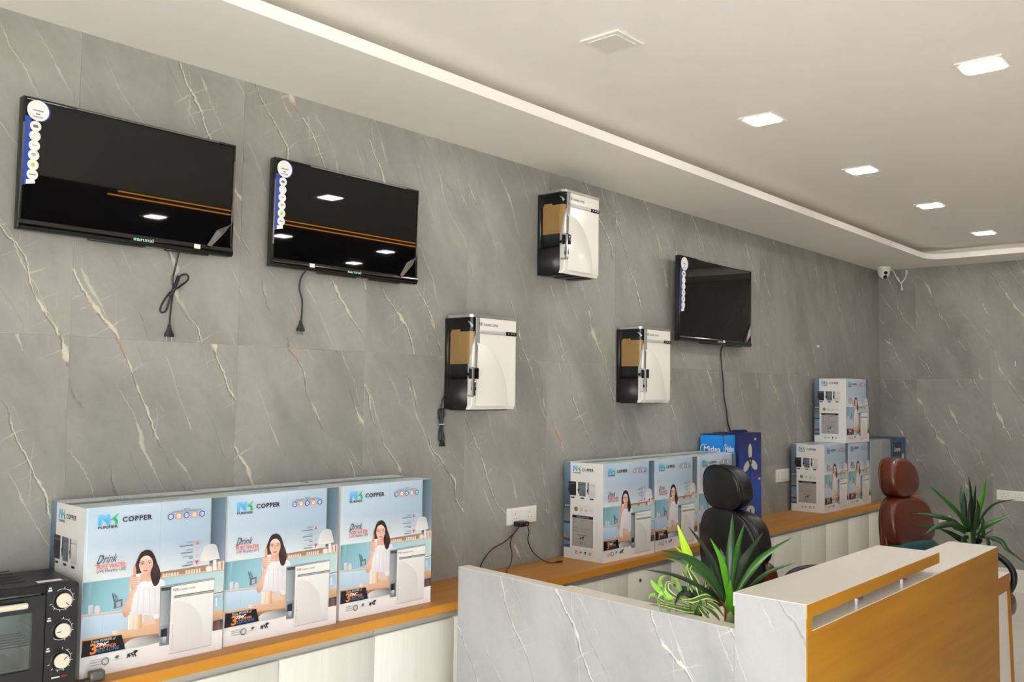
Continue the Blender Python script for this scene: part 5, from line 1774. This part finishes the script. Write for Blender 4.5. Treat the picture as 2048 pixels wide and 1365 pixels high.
DRACAENA=[
([(2.601, -1.611, 0.957), (2.616, -1.608, 1.086), (2.635, -1.605, 1.158), (2.652, -1.6, 1.223)], 0.0233, 'd'),
([(2.606, -1.615, 0.957), (2.637, -1.609, 1.06), (2.675, -1.607, 1.125), (2.716, -1.609, 1.189)], 0.0202, 'm'),
([(2.61, -1.62, 0.957), (2.67, -1.616, 1.048), (2.735, -1.612, 1.09), (2.813, -1.625, 1.15)], 0.028, 'k'),
([(2.611, -1.623, 0.965), (2.63, -1.671, 1.054), (2.648, -1.717, 1.112), (2.686, -1.786, 1.168)], 0.0218, 'm'),
([(2.614, -1.625, 0.95), (2.616, -1.683, 1.016), (2.617, -1.738, 1.065), (2.638, -1.815, 1.101)], 0.014, 'd'),
([(2.597, -1.606, 0.957), (2.638, -1.549, 1.045), (2.676, -1.486, 1.101), (2.703, -1.411, 1.158)], 0.0171, 'k'),
([(2.602, -1.612, 0.957), (2.566, -1.619, 1.048), (2.529, -1.623, 1.106), (2.482, -1.615, 1.168)], 0.0202, 'b'),
([(2.601, -1.609, 0.949), (2.527, -1.585, 1.05), (2.452, -1.555, 1.104), (2.37, -1.516, 1.133)], 0.028, 'd'),
([(2.595, -1.604, 0.957), (2.569, -1.554, 1.023), (2.535, -1.495, 1.069), (2.503, -1.435, 1.087)], 0.0171, 'm'),
([(2.6, -1.607, 0.931), (2.54, -1.603, 0.978), (2.463, -1.581, 1.024), (2.379, -1.55, 1.063), (2.286, -1.507, 1.086)], 0.0171, 'k'),
([(2.609, -1.615, 0.903), (2.587, -1.629, 0.947), (2.562, -1.64, 0.991), (2.538, -1.652, 1.041)], 0.0296, 'b'),
([(2.6, -1.61, 0.957), (2.634, -1.583, 1.033), (2.671, -1.558, 1.072), (2.704, -1.527, 1.101)], 0.0233, 'k'),
([(2.608, -1.618, 0.95), (2.653, -1.614, 1.019), (2.693, -1.604, 1.075), (2.726, -1.584, 1.125)], 0.0218, 'k'),
([(2.597, -1.601, 0.895), (2.579, -1.614, 0.931), (2.555, -1.619, 0.961), (2.528, -1.62, 0.978)], 0.0078, 'r'),
([(2.591, -1.599, 0.965), (2.589, -1.576, 1.015), (2.593, -1.558, 1.048), (2.602, -1.546, 1.067)], 0.0125, 'k'),
]
LIME=[
([(2.532, -1.51, 1.048), (2.562, -1.496, 1.078), (2.578, -1.468, 1.12), (2.591, -1.436, 1.179)], 0.0298, 'l'),
([(2.53, -1.509, 1.061), (2.561, -1.485, 1.08), (2.585, -1.453, 1.093), (2.606, -1.417, 1.107)], 0.011, 'l'),
]
SNAKE=[
([(2.542, -1.543, 0.941), (2.547, -1.521, 0.983), (2.546, -1.494, 1.025), (2.55, -1.47, 1.056)], 0.014, 'v'),
([(2.547, -1.547, 0.941), (2.539, -1.543, 0.995), (2.525, -1.531, 1.033), (2.512, -1.519, 1.064)], 0.0233, 'v'),
([(2.547, -1.547, 0.941), (2.561, -1.541, 0.973), (2.579, -1.538, 0.996), (2.595, -1.534, 1.021)], 0.014, 'v'),
([(2.561, -1.562, 0.925), (2.579, -1.546, 0.966), (2.605, -1.537, 0.992), (2.634, -1.53, 1.002)], 0.0125, 'v'),
([(2.534, -1.533, 0.945), (2.489, -1.493, 0.972), (2.466, -1.476, 0.996), (2.462, -1.481, 1.019), (2.47, -1.497, 1.011)], 0.014, 'v'),
([(2.545, -1.545, 0.93), (2.501, -1.526, 0.934), (2.451, -1.5, 0.949), (2.395, -1.469, 0.965)], 0.0171, 'v'),
([(2.534, -1.533, 0.936), (2.498, -1.493, 0.944), (2.47, -1.461, 0.953), (2.447, -1.438, 0.978)], 0.0125, 'v'),
([(2.585, -1.592, 0.957), (2.541, -1.57, 0.977), (2.498, -1.545, 0.968), (2.46, -1.528, 0.974)], 0.0171, 'v'),
([(2.559, -1.563, 0.956), (2.558, -1.586, 0.95), (2.554, -1.606, 0.938), (2.551, -1.626, 0.921)], 0.0171, 'v'),
([(2.542, -1.543, 0.945), (2.531, -1.56, 0.934), (2.522, -1.579, 0.924), (2.513, -1.598, 0.917)], 0.0171, 'v'),
([(2.549, -1.551, 0.945), (2.56, -1.571, 0.932), (2.567, -1.588, 0.918), (2.57, -1.6, 0.903)], 0.0156, 'v'),
([(2.539, -1.54, 0.956), (2.51, -1.53, 0.979), (2.48, -1.516, 0.985), (2.456, -1.507, 0.953)], 0.0218, 'k'),
([(2.543, -1.546, 0.964), (2.545, -1.518, 0.983), (2.548, -1.493, 0.986), (2.532, -1.445, 1.0)], 0.0218, 'k'),
([(2.569, -1.575, 0.972), (2.559, -1.554, 0.978), (2.55, -1.533, 0.965), (2.541, -1.512, 0.948)], 0.0202, 'm'),
]
POTHOS=[
([(2.47, -1.464, 0.978), (2.469, -1.444, 0.994), (2.47, -1.426, 1.0), (2.473, -1.41, 1.016)], 0.0265, 'n'),
([(2.487, -1.482, 0.963), (2.476, -1.47, 0.978), (2.465, -1.459, 0.984), (2.456, -1.448, 0.968)], 0.0265, 'n'),
([(2.463, -1.458, 1.001), (2.476, -1.443, 1.011), (2.496, -1.437, 1.023), (2.523, -1.437, 1.025)], 0.014, 'n'),
([(2.503, -1.502, 0.979), (2.525, -1.478, 1.0), (2.547, -1.453, 1.011), (2.566, -1.425, 1.027)], 0.0171, 'n'),
([(2.452, -1.443, 0.978), (2.451, -1.433, 0.976), (2.452, -1.423, 0.971), (2.454, -1.414, 0.959)], 0.014, 'n'),
([(2.541, -1.538, 0.902), (2.519, -1.528, 0.912), (2.507, -1.533, 0.945), (2.499, -1.541, 0.97)], 0.0078, 'm'),
([(2.538, -1.535, 0.909), (2.522, -1.544, 0.929), (2.511, -1.559, 0.956), (2.502, -1.576, 0.983)], 0.0093, 'm'),
]
POTTED=[
([(4.683, -1.754, 0.957), (4.628, -1.725, 1.053), (4.568, -1.688, 1.115), (4.497, -1.639, 1.188)], 0.026, 'm'),
([(4.682, -1.753, 0.957), (4.68, -1.733, 1.049), (4.688, -1.723, 1.118), (4.701, -1.718, 1.185)], 0.0212, 'm'),
([(4.69, -1.762, 0.957), (4.692, -1.762, 1.051), (4.693, -1.761, 1.144), (4.69, -1.755, 1.231)], 0.0236, 'k'),
([(4.694, -1.767, 0.957), (4.72, -1.764, 1.048), (4.749, -1.762, 1.121), (4.781, -1.763, 1.188)], 0.0212, 'k'),
([(4.699, -1.772, 0.957), (4.719, -1.784, 1.062), (4.745, -1.8, 1.144), (4.767, -1.811, 1.221)], 0.0307, 'b'),
([(4.709, -1.785, 0.981), (4.743, -1.799, 1.045), (4.802, -1.84, 1.1), (4.889, -1.911, 1.12)], 0.0142, 'd'),
([(4.71, -1.785, 0.958), (4.702, -1.82, 1.002), (4.708, -1.87, 1.034), (4.722, -1.928, 1.064)], 0.026, 'm'),
([(4.683, -1.754, 0.957), (4.647, -1.699, 1.018), (4.607, -1.638, 1.037), (4.581, -1.589, 1.046), (4.554, -1.541, 1.046)], 0.0212, 'd'),
([(4.679, -1.749, 0.962), (4.624, -1.699, 0.999), (4.565, -1.638, 0.989), (4.525, -1.601, 0.997), (4.487, -1.566, 0.999)], 0.0165, 'd'),
([(4.683, -1.755, 0.962), (4.607, -1.726, 1.008), (4.534, -1.696, 1.015), (4.462, -1.667, 1.003), (4.398, -1.644, 0.976)], 0.026, 'd'),
([(4.688, -1.757, 0.929), (4.635, -1.728, 0.938), (4.581, -1.7, 0.967), (4.524, -1.668, 0.992)], 0.0307, 'k'),
([(4.687, -1.758, 0.945), (4.614, -1.756, 0.951), (4.549, -1.762, 0.945), (4.489, -1.774, 0.928)], 0.0212, 'k'),
([(4.69, -1.764, 0.981), (4.633, -1.783, 0.954), (4.571, -1.797, 0.933), (4.507, -1.809, 0.912)], 0.0354, 'd'),
([(4.735, -1.813, 0.953), (4.682, -1.832, 0.943), (4.626, -1.848, 0.928), (4.565, -1.859, 0.916)], 0.0283, 'd'),
([(4.718, -1.793, 0.948), (4.736, -1.832, 0.946), (4.757, -1.873, 0.932), (4.767, -1.9, 0.892), (4.812, -1.965, 0.833)], 0.0236, 'd'),
([(4.723, -1.798, 0.944), (4.733, -1.811, 0.958), (4.745, -1.826, 0.97), (4.757, -1.84, 0.984)], 0.0071, 'd'),
([(4.679, -1.749, 0.957), (4.658, -1.743, 1.04), (4.646, -1.745, 1.111), (4.636, -1.748, 1.161)], 0.026, 'k'),
([(4.696, -1.769, 0.953), (4.683, -1.786, 1.03), (4.667, -1.798, 1.091), (4.643, -1.8, 1.133)], 0.0283, 'k'),
([(4.688, -1.76, 0.952), (4.654, -1.757, 1.019), (4.631, -1.766, 1.08), (4.612, -1.78, 1.138)], 0.0283, 'k'),
([(4.7, -1.772, 0.946), (4.714, -1.799, 0.987), (4.713, -1.809, 1.025), (4.7, -1.803, 1.04), (4.709, -1.818, 1.015)], 0.0142, 'd'),
([(4.703, -1.775, 0.934), (4.705, -1.81, 0.961), (4.681, -1.816, 0.999), (4.649, -1.812, 1.032)], 0.0142, 'd'),
([(4.698, -1.768, 0.922), (4.697, -1.788, 0.931), (4.686, -1.797, 0.943), (4.667, -1.798, 0.973)], 0.0331, 'k'),
([(4.681, -1.751, 0.952), (4.66, -1.722, 0.975), (4.646, -1.699, 0.988), (4.637, -1.685, 1.025), (4.623, -1.662, 1.033)], 0.0118, 'd'),
]

def plant(name, label, origin, leaves, kind='strap', seed=0, stems=()):
    o_ = Vector(origin)
    t = thing(name, label, 'plant', origin, 0)
    for i, (pts, w, key) in enumerate(leaves):
        leaf('stem' if key == 'r' else 'leaf', pts, w, key, t, o_, kind, seed + i)
    for pts, r_, m in stems:
        tube('stem', [Vector(p) - o_ for p in pts], r_, m, t, 4, 8)
    return t
M_STEM = mat('green_stem', (92, 132, 60), 0.45)
M_CANE = mat('cane_stem', (150, 160, 110), 0.5)
Z_ = 0.78
plant('dracaena_plant', 'strappy dark green plant in the trough beside the stone desk end', (2.605, -1.612, Z_), DRACAENA, 'strap', 11,
      [([(2.607, -1.614, Z_ - 0.03), (2.606, -1.614, 0.86), (2.605, -1.613, 0.965)], [0.016] * 9, M_CANE)])
plant('lime_plant', 'bright lime leaf standing up left of the black chair back', (2.53, -1.47, Z_), LIME, 'strap', 31,
      [([(LIME[0][0][0][0], LIME[0][0][0][1], Z_ - 0.03), (LIME[0][0][0][0], LIME[0][0][0][1], 0.95), LIME[0][0][0]], [0.004] * 9, M_STEM)])
plant('variegated_plant', 'cream edged spreading leaves low in the partition trough', (2.55, -1.52, Z_), SNAKE, 'strap', 51,
      [([(p[0][0] + 0.005, p[0][1], Z_ - 0.03), (p[0][0], p[0][1], (Z_ + p[0][2]) / 2), p[0]], [0.004] * 9, M_STEM) for p, w, k in SNAKE[:4]])
plant('pothos_plant', 'small light green heart shaped leaves at the left of the trough plants', (2.55, -1.42, Z_), POTHOS, 'heart', 81,
      [([(p[0][0] + 0.03, p[0][1] - 0.03, Z_ - 0.03), (p[0][0] + 0.02, p[0][1] - 0.02, (Z_ + p[0][2]) / 2), p[0]], [0.003] * 9, M_STEM) for p, w, k in POTHOS[:5]])
pp = plant('potted_plant', 'dark green strappy plant in a white pot on the far end of the reception desk', (4.685, -1.755, 0.75), POTTED, 'strap', 101,
      [([(4.685, -1.757, 0.85), (4.685, -1.757, 0.9), (4.685, -1.757, 0.97)], [0.02] * 9, M_CANE)])
lathe('pot', [(0.0, 0.0), (0.062, 0.0), (0.066, 0.006), (0.078, 0.15), (0.082, 0.152), (0.082, 0.165), (0.075, 0.165), (0.072, 0.15), (0.0, 0.148)], M_POT, pp, 28)
lathe('soil', [(0.0, 0.149), (0.0725, 0.149), (0.04, 0.156), (0.0, 0.158)], M_SOIL, pp, 20)

# ------------------------------------------------------------------ office chairs
def pad_bm(cx, cz, w, h, th, n=2.6, taper=0.0, N=36, L=10, bulge=1.0, crown=0.0):
    """cushion in the x-z plane, y is its thickness"""
    bm = bmesh.new()
    rings = []
    for j in range(L + 1):
        a = -math.pi / 2 + math.pi * j / L
        y = math.copysign(abs(math.sin(a)) ** 0.8, math.sin(a)) * th / 2
        s = abs(math.cos(a)) ** 0.45 if 0 < j < L else 0.0
        if s < 1e-3:
            s = 0.0
        inset = (1 - s) * th * 0.62
        if s == 0.0:
            rings.append([bm.verts.new((cx, y, cz))])
            continue
        row = []
        for k in range(N):
            q = 2 * math.pi * k / N
            ex = math.copysign(abs(math.cos(q)) ** (2 / n), math.cos(q))
            ez = math.copysign(abs(math.sin(q)) ** (2 / n), math.sin(q))
            ww = max(w / 2 - inset, 0.02) * (1 - taper * ez)
            hh = max(h / 2 - inset, 0.02)
            row.append(bm.verts.new((cx + ex * ww, y, cz + ez * hh + crown * (1 - ex * ex) * (1 if ez > 0 else 0))))
        rings.append(row)
    for A_, B_2 in zip(rings, rings[1:]):
        for k in range(N):
            k2 = (k + 1) % N
            if len(A_) == 1:
                bm.faces.new((A_[0], B_2[k], B_2[k2]))
            elif len(B_2) == 1:
                bm.faces.new((A_[k], B_2[0], A_[k2]))
            else:
                bm.faces.new((A_[k], B_2[k], B_2[k2], A_[k2]))
    return bm
def chair(label, at, rz, front, lumbar, shell, head, back, lean=0.13):
    t = thing('office_chair', label, 'chair', at, rz, 'leather office chairs')
    def bend(bm, y0, z0, curve):
        for v in bm.verts:
            v.co.y += y0 + (v.co.z - z0) * lean - curve * v.co.x ** 2
        return bm
    Y0, Z0 = 0.215, 0.56
    from_bm('headrest', bend(pad_bm(0, 1.112, 0.292, 0.240, 0.11, 2.35, 0.06, crown=0.0), Y0, Z0, 0.55), head, t, smooth=True)
    from_bm('headrest_shell', bend(pad_bm(0, 1.110, 0.276, 0.236, 0.06, 2.3, 0.06), Y0 + 0.034, Z0, 0.55), shell, t, smooth=True)
    from_bm('backrest', bend(pad_bm(0, 0.848, 0.450, 0.304, 0.112, 3.2, 0.05), Y0, Z0, 0.5), back, t, smooth=True)
    from_bm('lumbar_pad', bend(pad_bm(0, 0.615, 0.474, 0.27, 0.130, 5.0, 0.02), Y0 - 0.010, Z0, 0.5), lumbar, t, smooth=True)
    from_bm('back_shell', bend(pad_bm(0, 0.755, 0.448, 0.49, 0.06, 2.5, 0.06), Y0 + 0.042, Z0, 0.5), shell, t, smooth=True)
    bm = bmesh.new()
    bm_tube(bm, catmull([(0, Y0 + 0.03 + 0.3 * lean, 0.85), (0, Y0 + 0.03 + 0.44 * lean, 1.0), (0, Y0 + 0.03 + 0.52 * lean, 1.08)], 4), 0.02, 8)
    bm_tube(bm, catmull([(0, Y0 + 0.06, 0.60), (0, Y0 + 0.05, 0.44), (0, 0.1, 0.385), (0, -0.05, 0.385)], 5), 0.022, 8)
    from_bm('back_bar', bm, M_BLACK, t, smooth=True)
    for nm, cz, w_, h_, tp_, e_ in (('headrest_piping', 1.110, 0.270, 0.232, 0.06, 2.5), ('back_piping', 0.755, 0.440, 0.478, 0.07, 2.9)):
        bm = bmesh.new()
        pts = []
        for k in range(37):
            q = 2 * math.pi * k / 36
            ex = math.copysign(abs(math.cos(q)) ** (2 / e_), math.cos(q))
            ez = math.copysign(abs(math.sin(q)) ** (2 / e_), math.sin(q))
            pts.append(Vector((ex * w_ / 2 * (1 - tp_ * ez), 0, cz + ez * h_ / 2)))
        bm_tube(bm, pts, 0.0065, 6)
        from_bm(nm, bend(bm, Y0 + 0.052, Z0, 0.52), shell, t, smooth=True)
    bm = pad_bm(0, 0, 0.54, 0.55, 0.125, 3.4, 0.0)
    bmesh.ops.rotate(bm, verts=bm.verts, cent=(0, 0, 0), matrix=Matrix.Rotation(R(90), 3, 'X'))
    for v in bm.verts:
        v.co.z += 0.455 - 0.35 * max(0, -v.co.y - 0.15) ** 1.3
        v.co.y -= 0.06
    from_bm('seat', bm, front, t, smooth=True)
    box('seat_pan', (-0.2, -0.2, 0.375), (0.2, 0.17, 0.40), M_BLACK, t, 0.01, 2)
    for s in (-1, 1):
        pts = [(0.20 * s, 0.10, 0.392), (0.262 * s, 0.10, 0.40), (0.268 * s, 0.13, 0.50), (0.270 * s, 0.15, 0.62), (0.271 * s, 0.10, 0.685), (0.271 * s, -0.05, 0.70), (0.270 * s, -0.18, 0.675), (0.268 * s, -0.255, 0.60),
               (0.266 * s, -0.24, 0.50), (0.262 * s, -0.14, 0.41), (0.20 * s, -0.10, 0.392)]
        tube('armrest', pts, 0.0185, M_BLACK, t, 5, 10)
    lathe('gas_column', [(0, 0.07), (0.03, 0.07), (0.03, 0.24), (0.018, 0.245), (0.018, 0.38), (0, 0.38)], M_BLACK, t, 16)
    for k in range(5):
        a = R(72 * k + 20)
        d = Vector((math.cos(a), math.sin(a), 0))
        lg = tube('base_leg', [Vector((0, 0, 0.11)), d * 0.08 + Vector((0, 0, 0.108)), d * 0.2 + Vector((0, 0, 0.09)), d * 0.295 + Vector((0, 0, 0.074))], [0.03] * 4 + [0.026] * 4 + [0.021] * 4 + [0.016], M_BLACK, t, 4, 10)
        nrm = d.cross(Vector((0, 0, 1)))
        mt = Matrix.Translation(d * 0.295 + Vector((0, 0, 0.0285)) - nrm * 0.02) @ nrm.to_track_quat('Z', 'Y').to_matrix().to_4x4()
        lathe('caster', [(0, 0), (0.022, 0), (0.028, 0.004), (0.028, 0.015), (0.012, 0.018), (0.012, 0.022), (0.028, 0.025), (0.028, 0.036), (0.022, 0.04), (0, 0.04)], M_RUBBER, lg, 16, mt)
    return t
chair('black office chair with a brown lumbar pad, turned away behind the trough plants', (4.703, -0.719, 0), R(72), M_TAN, M_TAN, M_BLACKLEATHER, M_BLACKLEATHER, M_BLACKLEATHER)
chair('brown leather office chair with teal lumbar pad behind the reception desk', (5.692, -1.358, 0), R(-12), M_TAN, M_TEAL, M_TAN, M_TAN, M_TAN)
